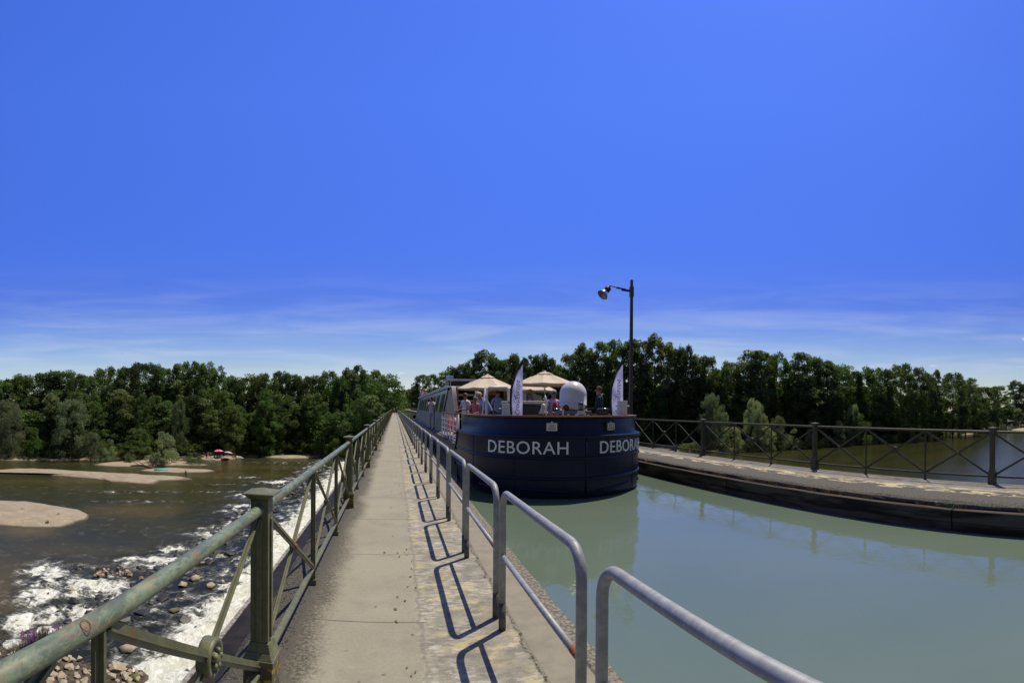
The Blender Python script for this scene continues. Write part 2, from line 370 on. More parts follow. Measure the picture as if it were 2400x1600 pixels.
# ------------------------------------------------------------------ numeric noise (for terrain, foam, rocks)
def hash2(ix, iy, seed):
    h = (ix.astype(np.int64) * 374761393 + iy.astype(np.int64) * 668265263 + seed * 1442695041) & 0x7fffffff
    h = ((h ^ (h >> 13)) * 1274126177) & 0x7fffffff
    return ((h ^ (h >> 16)) & 0xffff) / 65535.0
def vnoise(x, y, seed=0):
    ix = np.floor(x); iy = np.floor(y); fx = x - ix; fy = y - iy
    fx = fx * fx * (3 - 2 * fx); fy = fy * fy * (3 - 2 * fy)
    a = hash2(ix, iy, seed); b = hash2(ix + 1, iy, seed); c = hash2(ix, iy + 1, seed); d = hash2(ix + 1, iy + 1, seed)
    return (a * (1 - fx) + b * fx) * (1 - fy) + (c * (1 - fx) + d * fx) * fy
def fbm(x, y, o=4, seed=0, g=.5):
    s = 0; a = 1; t = 0
    for i in range(o):
        s = s + a * vnoise(x * 2 ** i, y * 2 ** i, seed + i * 7); t += a; a *= g
    return s / t

ZR = -12.0      # river level
ZC = -.50       # canal level
YEND = 300.0    # far end of the aqueduct

# ------------------------------------------------------------------ aqueduct: two walkways, trough, body
def ysteps():
    ys = list(np.arange(-8, 26, .25)) + list(np.arange(26, 80, 2.0)) + list(np.arange(80, YEND + 1, 20.0))
    return np.array(ys)
def extrude(name, prof, mat, jit=None, seed=0, ys=None):
    ys = ysteps() if ys is None else ys
    n = len(prof); V = []; P = np.array(prof, float)
    for i, y in enumerate(ys):
        X = P[:, 0].copy(); Z = P[:, 1].copy()
        if jit is not None:
            J = np.array(jit)
            k = np.arange(n) * 3.7
            X += J * (fbm(k, np.full(n, y * 2.2), 3, seed) - .5) * 2
            Z += J * .7 * (fbm(k + 50, np.full(n, y * 2.2), 3, seed + 3) - .5) * 2
        V.append(np.stack([X, np.full(n, y), Z], 1))
    V = np.concatenate(V); F = []
    for i in range(len(ys) - 1):
        for k in range(n - 1):
            a = i * n + k; F.append((a, a + n, a + n + 1, a + 1))
    o = mesh_np(name, V, F, mat); return o
# left walkway, with a slightly proud kerb strip at the water edge
wk = extrude('walkway', [(-1.02, -1.2), (-1.02, -.34), (-1.08, -.30), (-1.08, -.06), (-1.02, -.01), (-.9, 0), (-.5, 0), (-.2, 0), (.19, 0), (.5, .0), (.9, 0), (.905, -.008), (.93, 0), (1.2, 0), (1.215, -.01), (1.23, 0.004), (1.345, -.006), (1.36, -.025), (1.37, -.2), (1.37, -1.6)], M_WALK,
        [0, .01, .02, .03, .03, .012, 0, 0, 0, 0, 0, 0, 0, 0, .004, .004, .014, .012, .01, 0], 5)
tag(wk, 'grey concrete walkway between the green fence and the steel hoops', kind='structure')
tp = extrude('towpath', [(8.30, -1.6), (8.34, -.22), (8.26, -.18), (8.17, -.15), (8.12, -.11), (8.12, -.06), (8.19, -.02), (8.33, -.004), (8.6, 0), (8.95, 0.0), (9.0, -.012), (9.05, 0), (10.0, 0), (10.45, 0), (10.56, -.02), (10.62, -.08), (10.62, -1.2)], M_TOW,
        [0, 0, .03, .03, .03, .03, .025, .015, .008, 0, 0, 0, 0, 0, .02, .05, 0], 9)
tag(tp, 'old stone towpath across the canal with a rounded worn edge', kind='structure')
# stone body and piers of the aqueduct
b = MB(); b.box(-.9, 10.5, -8, YEND, -3.2, -1.15)
for k in range(14):
    y = 4 + k * 22.0
    b.taper(4.8, y, ZR - 1.5, -3.2, 6.6, 1.9, 5.9, 1.4)
b.box(1.37, 8.3, -8, YEND, -1.15, -1.1)
aq = b.build('aqueduct_body', M_STONE); tag(aq, kind='structure')
# timber fender wall along the right of the canal
fw = empty('canal_fender_wall', (7.8, 0, -.1)); tag(fw, 'dark tarred timber fender boards lining the canal below the right towpath', 'wall')
ys = [-8.0] + [ -2.9 + 5.95 * k for k in range(52)]
for i in range(len(ys) - 1):
    y0, y1 = ys[i] + .012, ys[i + 1] - .012
    if y0 > YEND: break
    b = MB()
    b.box(0, .18, y0, y1, -.235, -.012); b.box(.02, .18, y0, y1, -.47, -.243); b.box(.03, .16, y0, y1, -.9, -.478)
    b.build('board', M_PLANK, fw, bevel=.008 if i < 8 else 0)
b = MB(); b.box(.18, .50, -8, YEND, -1.4, -.045); b.build('backing_ledge', simple('soil_ledge', (.07, .055, .035), (.035, .03, .02), 12, .95), fw)
# canal bed is hidden by milky water
t = NT('milky_canal_water'); P = t.wpos((1, 1, 1)); n1 = t.noise(t.wpos((1, .55, 1)), 2.6, 4, .5); n2 = t.noise(t.wpos((1.2, .7, 1)), 11, 3, .5); n0 = t.noise(P, .35, 3, .5)
t.set(t.mix(t.step(n0, .3, .7), (.116, .160, .118), (.132, .174, .130)), .03); t.b.inputs['IOR'].default_value = 1.45
t.bump(t.math('ADD', n1, t.math('MULTIPLY', n2, .35)), .05, .10)
M_CANAL = t.m
V = [(1.37, y, ZC) for y in (-8, 430)] + [(8.0, y, ZC) for y in (-8, 430)]
cw = mesh_np('canal_water', V, [(0, 2, 3, 1)], M_CANAL); tag(cw, kind='structure')

# ------------------------------------------------------------------ dry grass tufts on the fender ledge and weeds
def blade_mesh(name, pts, hgt, n, mat, seed, spread=.05, lean=.6, w=.004):
    rs = np.random.RandomState(seed); V = []; F = []
    for (x, y, z, s) in pts:
        for k in range(n):
            a = rs.rand() * 2 * pi; r = rs.rand() * spread; h = hgt * s * (.4 + .8 * rs.rand()); l = lean * h * rs.rand()
            bx, by = x + r * cos(a), y + r * sin(a) * 2; c, s_ = cos(a), sin(a); b = len(V)
            V += [(bx - w * s_, by + w * c, z), (bx + w * s_, by - w * c, z), (bx + c * l * .5 + w * .7 * s_, by + s_ * l * .5 - w * .7 * c, z + h * .7), (bx + c * l * .5 - w * .7 * s_, by + s_ * l * .5 + w * .7 * c, z + h * .7)]
            V += [(bx + c * l * 1.2, by + s_ * l * 1.2, z + h * .95)] * 2
            F += [(b, b + 1, b + 2, b + 3), (b + 3, b + 2, b + 4, b + 5)]
    return mesh_np(name, np.array(V), F, mat)
rs = np.random.RandomState(4)
pts = []
for k in range(150):
    y = -1 + 17 * rs.rand(); d = vnoise(np.array([y * .9]), np.array([3.3]), 11)[0]
    if d > .42: pts.append((8.02 + .07 * rs.rand(), y, -.135, .5 + d * .8))
dg = blade_mesh('dry_grass', pts, .11, 22, simple('straw', (.20, .145, .065), (.11, .075, .035), 30, .9), 7, .06, 1.0)
tag(dg, 'dry straw-coloured grass growing in the gap above the fender boards', 'grass', kind='stuff')
gp = blade_mesh('green_weed', [(8.02, 3.15, -.135, 1), (8.04, 3.3, -.135, .8)], .10, 26, simple('fresh_green', (.06, .16, .05), (.04, .10, .03), 30, .7), 8, .05, 1.2, .010)
tag(gp, 'small fresh green weed in the dry grass over the fender boards', 'weed')

# ------------------------------------------------------------------ terrain, shores
def shore(a):
    """distance of the far river bank for a heading a (radians, 0 = along the bridge)"""
    K = np.array([-3.2, -2.3, -1.6, -1.1, -.848, -.665, -.408, -.334, -.206, -.123, -.05, 0, .05, .13, .435, .545, .70, .733, .894, 1.017, 1.142, 1.241, 1.30, 1.40, 1.7, 2.4, 3.2])
    R = np.array([400, 260, 150, 125, 121.4, 117.9, 119.6, 126.9, 128.2, 118.3, 118, 120, 128, 150, 153, 150, 152, 149, 169, 191, 238, 300, 520, 520, 560, 600, 400])
    return np.interp(a, K, R)
def terrain():
    na, nr = 420, 96
    A = np.linspace(-pi, pi, na + 1); V = []
    q = np.linspace(0, 1, nr)
    for a in A:
        s = float(shore(a)); wob = (fbm(np.array([a * 30 + 40]), np.array([2.0]), 3, 5)[0] - .5) * 5
        r = np.concatenate([np.linspace(0, s - 6, 8), s + wob * .3 + np.linspace(-5, 16, 22), s + 16 + (np.linspace(0, 1, nr - 30) ** 3) * 3400 + np.linspace(1, 12, nr - 30)])
        d = r - s
        z = np.where(d < 0, ZR - .25 - np.clip(-d, 0, 6) * .15, ZR - .25 + 1.5 * (1 - np.exp(-np.clip(d, 0, None) / 5)))
        z = z + np.where(d > 1, (fbm(r * cos(a) * .12 + 300, r * sin(a) * .12 + 300, 3, 3) - .5) * .9, 0)
        z = z + np.clip((r - 480) / 900, 0, 1) * 12
        V.append(np.stack([r * sin(a), r * cos(a), z], 1))
    V = np.concatenate(V); F = []
    for i in range(na):
        for k in range(nr - 1):
            p = i * nr + k; F.append((p, p + 1, p + nr + 1, p + nr))
    return V, F
t = NT('river_bank_soil'); P = t.wpos(); a = t.noise(P, .5, 6, .6); b_ = t.noise(P, 4, 5, .6)
t.set(t.mix(t.step(a, .42, .60), t.mix(b_, (.30, .235, .165), (.22, .17, .12)), t.mix(b_, (.035, .05, .018), (.06, .075, .03))), .95)
M_BANK = t.m
V, F = terrain(); g = mesh_np('ground', V, F, M_BANK, smooth=True); tag(g, kind='structure')
# embankment that carries the canal on beyond the aqueduct
b = MB()
def ramp(x0, x1, y0, y1, zt, sx0, sx1):
    vs = [(x0, y0, zt), (x1, y0, zt), (x1, y1, zt), (x0, y1, zt), (x0 - sx0, y0 - 12, ZR - 1), (x1 + sx1, y0 - 12, ZR - 1), (x1 + sx1, y1, ZR - 1), (x0 - sx0, y1, ZR - 1)]
    b.add(vs, [(0, 1, 2, 3), (0, 4, 5, 1), (1, 5, 6, 2), (3, 7, 4, 0), (2, 6, 7, 3)])
ramp(-45, 1.36, YEND + 1, 432, -.12, 40, 0); ramp(8.0, 70, YEND + 1, 432, -.12, 0, 40); ramp(-160, 200, 428, 900, .1, 60, 60)
em = b.build('embankment', simple('grassy_bank', (.07, .10, .03), (.16, .15, .07), .4, .95)); tag(em, kind='structure')

# ------------------------------------------------------------------ river
RIV = []   # foam patches: x, y, heading, radial, tangential, strength
def foam_px(x, y, rx, ry, s, z0=(0, 1200), k=3.36):
    px, py = z0[0] + x / k, z0[1] + y / k; p = at_z(px, py, ZR); D = p.xy.length
    RIV.append((p.x, p.y, atan2(p.x, p.y), max(.5, ry / k * D * D / FPX / 13.65), rx / k * D / FPX, s))
for a in ((400, 470, 150, 65, 1.1), (330, 560, 170, 40, .8), (700, 590, 380, 80, 1.0), (300, 670, 170, 70, 1.1), (900, 620, 260, 60, .8), (1280, 380, 180, 45, 1.1), (1380, 300, 150, 28, .9), (1030, 390, 120, 38, .9), (1180, 430, 100, 25, .9), (1600, 180, 110, 25, .8), (1720, 120, 70, 16, .6), (200, 880, 210, 70, 1.0), (520, 810, 320, 80, .9), (420, 950, 320, 50, 1.0), (100, 1040, 120, 40, .9), (900, 720, 260, 70, .7), (1150, 700, 180, 50, .55), (1200, 785, 120, 18, .75), (1440, 640, 120, 22, .6), (1400, 700, 100, 30, .5), (1150, 890, 70, 18, .6), (230, 580, 60, 22, .5), (60, 860, 80, 30, .7), (640, 430, 70, 20, .6), (1250, 480, 90, 14, .8), (1550, 500, 120, 70, .45)):
    foam_px(*a)
for a in ((1930, 880, 90, 13, 1.0), (1890, 960, 110, 13, .95), (1850, 1000, 110, 12, .95), (2210, 775, 160, 12, 1.1), (2280, 745, 70, 8, .8), (1950, 735, 130, 5, .6), (1700, 850, 250, 6, .38), (1350, 850, 160, 6, .45), (950, 850, 160, 8, .42), (1050, 925, 240, 8, .3), (1600, 1140, 90, 10, .6), (1740, 1130, 70, 12, .7), (2200, 620, 160, 8, .35), (1800, 790, 220, 5, .3)):
    foam_px(*a, z0=(0, 900))
SILL = -9.75
def river_fields(X, Y):
    f = np.zeros_like(X)
    for (cx, cy, hd, rr, rt, s) in RIV:
        dx = X - cx; dy = Y - cy; u = (dx * sin(hd) + dy * cos(hd)) / rr; v = (dx * cos(hd) - dy * sin(hd)) / rt
        f = np.maximum(f, s * np.exp(-(u * u + v * v) * .75))
    ed = SILL - X                    # distance left of the sill
    n = fbm(X * .8, Y * .35, 4, 21); n2 = fbm(X * .25 + 9, Y * .12, 3, 31)
    strip = np.exp(-np.clip(ed - .5, 0, None) / (1.1 + 2.2 * n2)) * 2.1
    riff = np.exp(-((ed - 7.5 - 2 * n2) / 2.3) ** 2) * (.30 + .5 * n) * np.clip((Y - 28) / 14, 0, 1)
    mid = .24 * (fbm(X * .9, Y * .5, 4, 77) > .52) * (ed < 9)
    wild = .42 * np.clip((Y - 55) / 30, 0, 1) * np.exp(-((ed - 3.8) / 2.6) ** 2)
    sf = np.where(ed > 0, np.maximum(np.maximum(strip, riff), np.maximum(mid, wild)), 0)
    f = np.maximum(f, sf) * np.where(ed > 0, 1, 0)
    f = f * np.clip((128 - Y) / 12, 0, 1)
    return f, ed
xs = np.concatenate([np.linspace(-75, -45, 40), np.arange(-44.7, -9, .3)]); ysr = np.concatenate([np.arange(6, 60, .35), np.arange(60, 130, .8)])
XX, YY = np.meshgrid(xs, ysr); f, ed = river_fields(XX, YY)
brk = fbm(XX * 1.9, YY * 1.3, 4, 51); foam = np.clip(f * 1.0 + (brk - .5) * 1.1 * (f > .05), 0, 1.3)
turb = np.clip(f * 1.2, 0, 1)
edge_f = np.clip((XX + 75) / 6, 0, 1) * np.clip((YY - 6) / 4, 0, 1) * np.clip((129 - YY) / 6, 0, 1)
ZZ = ZR + .012 + edge_f * (turb * ((fbm(XX * 1.5, YY * 1.2, 4, 61) - .5) * .75 + .12) + (fbm(XX * .8, YY * .8, 3, 71) - .5) * .05)
ZZ = np.where(XX > -9.9, ZR + .35, ZZ)
nx = len(xs); V = np.stack([XX.ravel(), YY.ravel(), ZZ.ravel()], 1)
idx = np.arange(len(ysr) * nx).reshape(len(ysr), nx)
F = np.stack([idx[:-1, :-1].ravel(), idx[:-1, 1:].ravel(), idx[1:, 1:].ravel(), idx[1:, :-1].ravel()], 1)
# shallow brown shoals
sh = np.zeros_like(XX)
def shoal(px, py, rx, ry, s):
    global sh
    p = at_z(px, py, ZR); D = p.xy.length; hd = atan2(p.x, p.y); rr = ry * D * D / FPX / 13.65; rt = rx * D / FPX
    u = ((XX - p.x) * sin(hd) + (YY - p.y) * cos(hd)) / rr; v = ((XX - p.x) * cos(hd) - (YY - p.y) * sin(hd)) / rt
    sh = np.maximum(sh, s * np.exp(-(u * u + v * v)))
for a in ((20, 1380, 60, 70, 1.0), (60, 1345, 60, 30, .7), (60, 1245, 70, 12, 1.0), (310, 1195, 120, 18, .75), (370, 1325, 150, 18, .45), (560, 1115, 130, 7, .6), (150, 1128, 200, 6, .55), (620, 1095, 120, 5, .55), (15, 1500, 40, 60, .8), (250, 1290, 200, 15, .3), (120, 1570, 150, 30, .5)): shoal(*a)
sh = np.clip(sh + (fbm(XX * .4, YY * .25, 4, 91) - .5) * .5 * (sh > .05), 0, 1)
deep = np.clip(np.maximum(np.where(ed > -1, np.clip(1.15 - np.abs(ed - 5) / 7.5, 0, 1), 0) * np.clip((128 - YY) / 20, 0, 1), np.clip(f * 1.6, 0, 1)) + (fbm(XX * .5, YY * .5, 3, 15) - .5) * .4, 0, 1)
def mat_river(near):
    t = NT('river_water_' + ('near' if near else 'far')); P = t.wpos()
    n0 = t.noise(t.wpos((.5, 1, 1)), .08, 4, .55)
    base = t.mix(t.step(n0, .35, .65), (.030, .034, .013), (.047, .045, .016))
    rip = t.math('ADD', t.noise(t.wpos((.6, 1, 1)), 1.3, 7, .68, .3), t.math('MULTIPLY', t.noise(P, 7, 4, .6), .35))
    if near:
        a = t.n('ShaderNodeAttribute', attribute_name='foam'); s = t.n('ShaderNodeAttribute', attribute_name='shoal')
        base = t.mix(s.outputs['Fac'], base, (.100, .078, .026)); dp = t.n('ShaderNodeAttribute', attribute_name='deep'); base = t.mix(dp.outputs['Fac'], base, (.018, .020, .012))
        nz = t.noise(t.wpos((1.5, .8, 1)), 1.5, 10, .74, 1.4); nl = t.noise(t.wpos((1, .7, 1)), .75, 4, .6, .6)
        rg = t.math('SUBTRACT', 1.0, t.math('MULTIPLY', t.math('ABSOLUTE', t.math('SUBTRACT', nz, .5)), 5.0))
        q = t.math('ADD', t.math('MULTIPLY', a.outputs['Fac'], .85), t.math('MULTIPLY', t.math('SUBTRACT', nl, .5), 1.7))
        st = t.noise(t.wpos((.5, 2.4, 1)), 1.6, 7, .7, .5); q = t.math('ADD', q, t.math('MULTIPLY', t.math('SUBTRACT', st, .5), 1.2)); q = t.math('ADD', q, t.math('MULTIPLY', rg, .30)); q = t.math('ADD', q, t.math('MULTIPLY', t.math('SUBTRACT', nz, .5), 1.3))
        fm = t.step(q, .62, 1.12)
        fm = t.math('MAXIMUM', fm, t.math('MULTIPLY', t.step(q, .34, .86), .18))
        glint = t.step(t.noise(t.wpos((.45, 1.4, 1)), 5.0, 6, .75), .69, .74)
        fm = t.math('MAXIMUM', fm, t.math('MULTIPLY', glint, .28))
        fm = t.math('MULTIPLY', fm, t.step(a.outputs['Fac'], -.15, .1))
        c = t.mix(fm, base, t.mix(t.step(nz, .42, .66), (.58, .60, .50), (.90, .91, .87)))
        t.set(c, t.math('ADD', t.math('MULTIPLY', fm, .6), .06))
        t.bump(t.math('ADD', rip, t.math('MULTIPLY', t.math('MULTIPLY', nz, a.outputs['Fac']), 2.5)), .5, .10)
    else:
        t.set(base, .07); t.bump(rip, .45, .10)
    t.b.inputs['IOR'].default_value = 1.33; t.b.inputs['Specular IOR Level'].default_value = .17
    return t.m
rn = mesh_np('river_rapids', V, F, mat_river(True), {'foam': foam, 'shoal': sh, 'deep': deep}, smooth=True); tag(rn, kind='structure')
# the rest of the river is one sheet round it (a hole where the rapids mesh lies)
R0 = 900; hx0, hx1, hy0, hy1 = -75, xs[-1], ysr[0], ysr[-1]
V = [(-R0, -R0, ZR), (R0, -R0, ZR), (R0, R0, ZR), (-R0, R0, ZR), (hx0, hy0, ZR), (hx1, hy0, ZR), (hx1, hy1, ZR), (hx0, hy1, ZR)]
M_RFAR = mat_river(False)
rf = mesh_np('river', V, [(0, 1, 5, 4), (1, 2, 6, 5), (2, 3, 7, 6), (3, 0, 4, 7)], M_RFAR); tag(rf, kind='structure')
# pale concrete sill of the apron, water running over it
b = MB(); b.box(-9.9, -9.62, 0, 128, ZR - .8, ZR + .42)
sl = b.build('weir_sill', simple('wet_pale_concrete', (.34, .32, .28), (.12, .11, .09), 3, .6)); tag(sl, kind='structure')
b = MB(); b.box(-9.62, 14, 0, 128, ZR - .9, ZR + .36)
ap = b.build('apron', simple('wet_brown_shaded_apron', (.017, .014, .010), (.030, .024, .016), .8, .5, spec=.15)); tag(ap, kind='structure')  # near-black brown: calm shallow water plus the bridge shadow mixed into its colour

# ------------------------------------------------------------------ sandbars
t = NT('river_sand'); P = t.wpos(); a = t.noise(P, .6, 6, .6); b_ = t.noise(P, 9, 5, .65); w_ = t.n('ShaderNodeSeparateXYZ'); t.L.new(P, w_.inputs[0])
c = t.mix(t.step(a, .35, .65), (.39, .325, .225), (.31, .255, .17)); c = t.mix(t.math('MULTIPLY', t.step(b_, .46, .62), .65), c, (.22, .175, .13))
c = t.mix(t.math('MULTIPLY', t.step(t.noise(P, 2.3, 5, .7), .58, .66), .5), c, (.60, .46, .29))
c = t.mix(t.math('MULTIPLY', t.step(t.noise(P, .28, 5, .6), .50, .62), .45), c, (.23, .19, .14)); c = t.mix(t.step(t.math('ADD', w_.outputs[2], t.math('MULTIPLY', a, -.12)), ZR + .12, ZR - .01), c, (.10, .078, .052))
t.set(c, .95); t.bump(b_, .4, .06); M_SAND = t.m
def sandbar(name, pix, h, seed, k=3.36, oy=900, pts=None, res=34):
    P = np.array(pts) if pts is not None else np.array([tuple(at_z(x / k, oy + y / k, ZR).xy) for x, y in pix])
    # resample outline, wobble it, then rings towards the centroid line
    Q = []
    for i in range(len(P)):
        a, b_ = P[i], P[(i + 1) % len(P)]; p0, p3 = P[i - 1], P[(i + 2) % len(P)]
        for s in np.linspace(0, 1, 7)[:-1]:
            Q.append(.5 * ((2 * a) + (-p0 + b_) * s + (2 * p0 - 5 * a + 4 * b_ - p3) * s * s + (-p0 + 3 * a - 3 * b_ + p3) * s ** 3))
    Q = np.array(Q); c = Q.mean(0); n = len(Q)
    Q = Q + (np.stack([fbm(Q[:, 0] * .35, Q[:, 1] * .35, 3, seed), fbm(Q[:, 0] * .35 + 40, Q[:, 1] * .35, 3, seed)], 1) - .5) * 1.3
    rings = [1.10, 1.04, 1.0, .95, .88, .78, .62, .4, .2, .02]; zz = [-.35, -.08, .03, .12, .2, .28, .34, .36, .36, .36]
    V = []
    for r, z in zip(rings, zz):
        R = c + (Q - c) * r; zn = (fbm(R[:, 0] * .3, R[:, 1] * .3, 4, seed + 9) - .45) * .28 * (z > .05)
        V.append(np.stack([R[:, 0], R[:, 1], ZR + z * h + zn], 1))
    V = np.concatenate(V); F = []
    for i in range(len(rings) - 1):
        for j in range(n): F.append((i * n + j, i * n + (j + 1) % n, (i + 1) * n + (j + 1) % n, (i + 1) * n + j))
    o = mesh_np(name, V, F, M_SAND, smooth=True); tag(o, kind='structure'); return o
sandbar('sandbar', [(-500, 960), (-200, 935), (0, 925), (300, 945), (500, 975), (640, 1005), (710, 1045), (600, 1090), (400, 1132), (0, 1115), (-400, 1080)], 1.6, 1)
sandbar('sandbar', [(-300, 690), (0, 675), (250, 665), (700, 690), (1000, 710), (1330, 725), (1500, 742), (1450, 755), (1280, 760), (1190, 786), (900, 770), (700, 745), (400, 720), (0, 690)], 1.0, 2)
sandbar('sandbar', [(740, 630), (1000, 605), (1150, 597), (1450, 608), (1620, 632), (1580, 642), (1300, 643), (900, 650)], 1.0, 3)
sandbar('sandbar', [(1100, 680), (1300, 665), (1600, 675), (1695, 685), (1600, 697), (1300, 697)], .8, 4)
sandbar('sandbar', [(-200, 560), (0, 556), (250, 562), (480, 575), (620, 596), (400, 602), (0, 600), (-200, 600)], 1.0, 5)
sandbar('sandbar', [(1560, 585), (1600, 572), (1750, 570), (1890, 574), (1895, 584), (1800, 596), (1640, 602)], 1.6, 6)
sandbar('sandbar', [(2070, 575), (2200, 568), (2350, 566), (2480, 560), (2560, 566), (2500, 580), (2250, 588)], 1.0, 7)
sandbar('sandbar', [(4 , 0)], .8, 8, pts=[tuple(at_z(x, y, ZR).xy) for x, y in ((2215, 1020), (2262, 1015.5), (2290, 1014), (2268, 1018.5))])
sandbar('sandbar', [(4 , 0)], 1.2, 10, pts=[tuple(at_z(x, y, ZR).xy) for x, y in ((2372, 1008), (2392, 1003), (2430, 1001), (2480, 1006), (2440, 1011))])
# ------------------------------------------------------------------ left green fence
PER = 5.088
def fence(root, XF, y_first, zt, m_rail, m_post, n_tall, near, far_stuff, bay_boss, face):
    """tall square posts every PER metres, two slim posts and three crossed bays between; face = +1/-1 side of the walkway"""
    sc = zt / 1.07
    y0 = y_first - 2 * PER
    yend = y_first + n_tall * PER
    b = MB()
    ys = np.concatenate([np.arange(y0, 30, .6), np.arange(30, yend, 20.0), [yend]])
    b.tube([(XF, y, zt) for y in ys], .030, 16); b.build('handrail', m_rail, root)
    b = MB(); b.bar((XF, y0, .15 * sc), (XF, yend, .15 * sc), .022, .045)
    b.bar((XF, y0, .165 * sc), (XF, yend, .165 * sc), .045, .012); b.build('bottom_rail', m_post, root)
    def tall(b, y, lich=True):
        w = .052
        b.taper(XF, y, -.02, .20 * sc, .085, .085, .085, .085, 1)
        b.taper(XF, y, .20 * sc, .235 * sc, .092, .092, .092, .092); b.taper(XF, y, .235 * sc, .27 * sc, .088, .088, .070, .070)
        b.taper(XF, y, .27 * sc, .32 * sc, .070, .070, .056, .056)
        b.taper(XF, y, .32 * sc, zt + .055, w, w, w, w)
        for sx in (-1, 1):                      # raised flutes on the faces
            b.box(XF + sx * (w + .006) - .006, XF + sx * (w + .006) + .006, y - .016, y + .016, .34 * sc, zt - .05)
            b.box(XF - .016, XF + .016, y + sx * (w + .006) - .006, y + sx * (w + .006) + .006, .34 * sc, zt - .05)
        b.taper(XF, y, zt + .055, zt + .085, w, w, .082, .082); b.taper(XF, y, zt + .085, zt + .095, .092, .092, .092, .092)
        b.taper(XF, y, zt + .095, zt + .118, .092, .092, .004, .004)
    def slim(b, y):
        b.box(XF - .022, XF + .022, y - .006, y + .006, -.01, zt - .02); b.box(XF - .005, XF + .005, y - .022, y + .022, 0, zt - .02)
        b.box(XF - .032, XF + .032, y - .026, y + .026, -.02, .05 * sc)
    def cross(b, ya, yb):
        o = .03
        for (p, q, dx) in (((ya + o, zt - .03), (yb - o, .17 * sc), .008), ((ya + o, .17 * sc), (yb - o, zt - .03), -.008)):
            b.bar((XF + dx, p[0], p[1]), (XF + dx, q[0], q[1]), .012, .036, up=(1, 0, 0)) if False else None
            P0 = Vector((XF + dx, p[0], p[1])); P1 = Vector((XF + dx, q[0], q[1]))
            b.bar(P0, P1, .048, .010, up=(1, 0, 0)); b.bar(P0, P1, .008, .030, up=(1, 0, 0))
    def boss(y, z, r):
        b = MB(); M = Matrix.Rotation(radians(90), 3, 'Y')
        b.lathe([(r * .62, -.030), (r, -.030), (r * 1.04, -.018), (r, .0), (r * 1.04, .018), (r, .030), (r * .75, .030), (r * .70, .020), (r * .34, .018), (r * .34, .036), (r * .2, .044), (0, .046)], (XF, y, z), 26, 0, M)
        b.lathe([(0, -.040), (r * .3, -.036), (r * .34, -.018), (r * .62, -.018), (r * .62, -.030)], (XF, y, z), 26, 0, M)
        for k in range(5):
            a = 2 * pi * k / 5; b.ell((XF + face * .036, y + r * .42 * cos(a), z + r * .42 * sin(a)), .014, r * .17, r * .17, 8, 6)
        return b
    nt = ns = nc = nb = 0; F1 = MB(); F2 = MB(); F3 = MB(); F4 = MB()
    for k in range(-2, n_tall + 1):
        y = y_first + k * PER
        if nt < far_stuff[0]:
            b = MB(); tall(b, y); b.build('tall_post', [m_post, M_LICHEN if face > 0 else m_post], root, bevel=.004 if (face > 0 and k < 4) else 0); nt += 1
        else: tall(F1, y)
        if k == n_tall: break
        for j in (1, 2):
            yy = y + j * PER / 3 + (.15 if (face > 0 and k == -1 and j == 2) else 0)
            if ns < far_stuff[1]: b = MB(); slim(b, yy); b.build('slim_post', m_post, root); ns += 1
            else: slim(F2, yy)
        for j in range(3):
            ya, yb = y + j * PER / 3 + (.15 if (face > 0 and k == -1 and j == 2) else 0), y + (j + 1) * PER / 3; zm = (zt - .03 + .17 * sc) / 2; ym = (ya + yb) / 2
            if nc < far_stuff[2]: b = MB(); cross(b, ya, yb); b.build('cross_brace', m_post, root); nc += 1
            else: cross(F3, ya, yb)
            if j in bay_boss:
                bo = boss(ym, zm, .078 * sc)
                if nb < 60: bo.build('rosette_boss', m_post, root); nb += 1
            elif nb < 60:
                b = MB(); b.lathe([(0, -.03), (.02, -.028), (.024, -.012), (.024, .012), (.02, .028), (0, .03)], (XF, ym, zm), 12, 0, Matrix.Rotation(radians(90), 3, 'Y'))
                if k < 6: b.build('bolt', M_RUST if (k == 0 and j == 0) else m_post, root)
    for FB, nm in ((F1, 'far_post'), (F2, 'far_slim_post'), (F3, 'far_brace')):
        if FB.v: o = FB.build(nm, [m_post, m_post], root); o['kind'] = 'stuff'
lf = empty('iron_fence', (0, 0, 0)); tag(lf, 'old green iron fence with round handrail and crossed bars left of the walkway', 'fence')
fence(lf, -.75, 2.56, 1.07, M_GRN, M_OLV, 58, True, (60, 98, 98), (2,), 1)
rfn = empty('iron_fence', (0, 0, 0)); tag(rfn, 'dark iron fence with crossed bars on the towpath across the canal', 'fence')
fence(rfn, 10.30, 3.03, 1.20, M_FAR, M_FAR, 58, False, (60, 98, 98), (1,), -1)

# ------------------------------------------------------------------ galvanised hoop barriers
def hoop_frame(detail=14):
    b = MB(); L = 1.49; r = .13; H = 1.03; R = .0255
    pts = [(0, 0, -.03), (0, 0, H - r)]
    for k in range(1, 8): a = k * pi / 16; pts.append((0, -r * (1 - cos(a)), H - r + r * sin(a)))
    pts.append((0, -r, H)); pts.append((0, -L + r, H))
    for k in range(1, 8): a = k * pi / 16; pts.append((0, -L + r - r * sin(a), H - r * (1 - cos(a))))
    pts += [(0, -L, H - r), (0, -L, -.03)]
    b.tube(pts, R, detail); return b
hp = empty('hoop_barrier', (.80, 3.36, 0)); hoop_frame().build('frame', M_GALV, hp)
b = MB(); b.tube([(0, -.018, .55), (0, -1.472, .55)], .019, 12); mr = b.build('middle_rail', M_GALV, hp)
b = MB(); b.tube([(0, -1.39, .55), (0, -1.455, .55)], .0205, 12, cap=False); b.build('rust_patch', M_RUST, mr)
for y in (0, -1.49):
    b = MB(); b.tube([(0, y, -.02), (0, y, .20)], .028, 12); b.build('foot_sleeve', M_SLEEVE, hp)
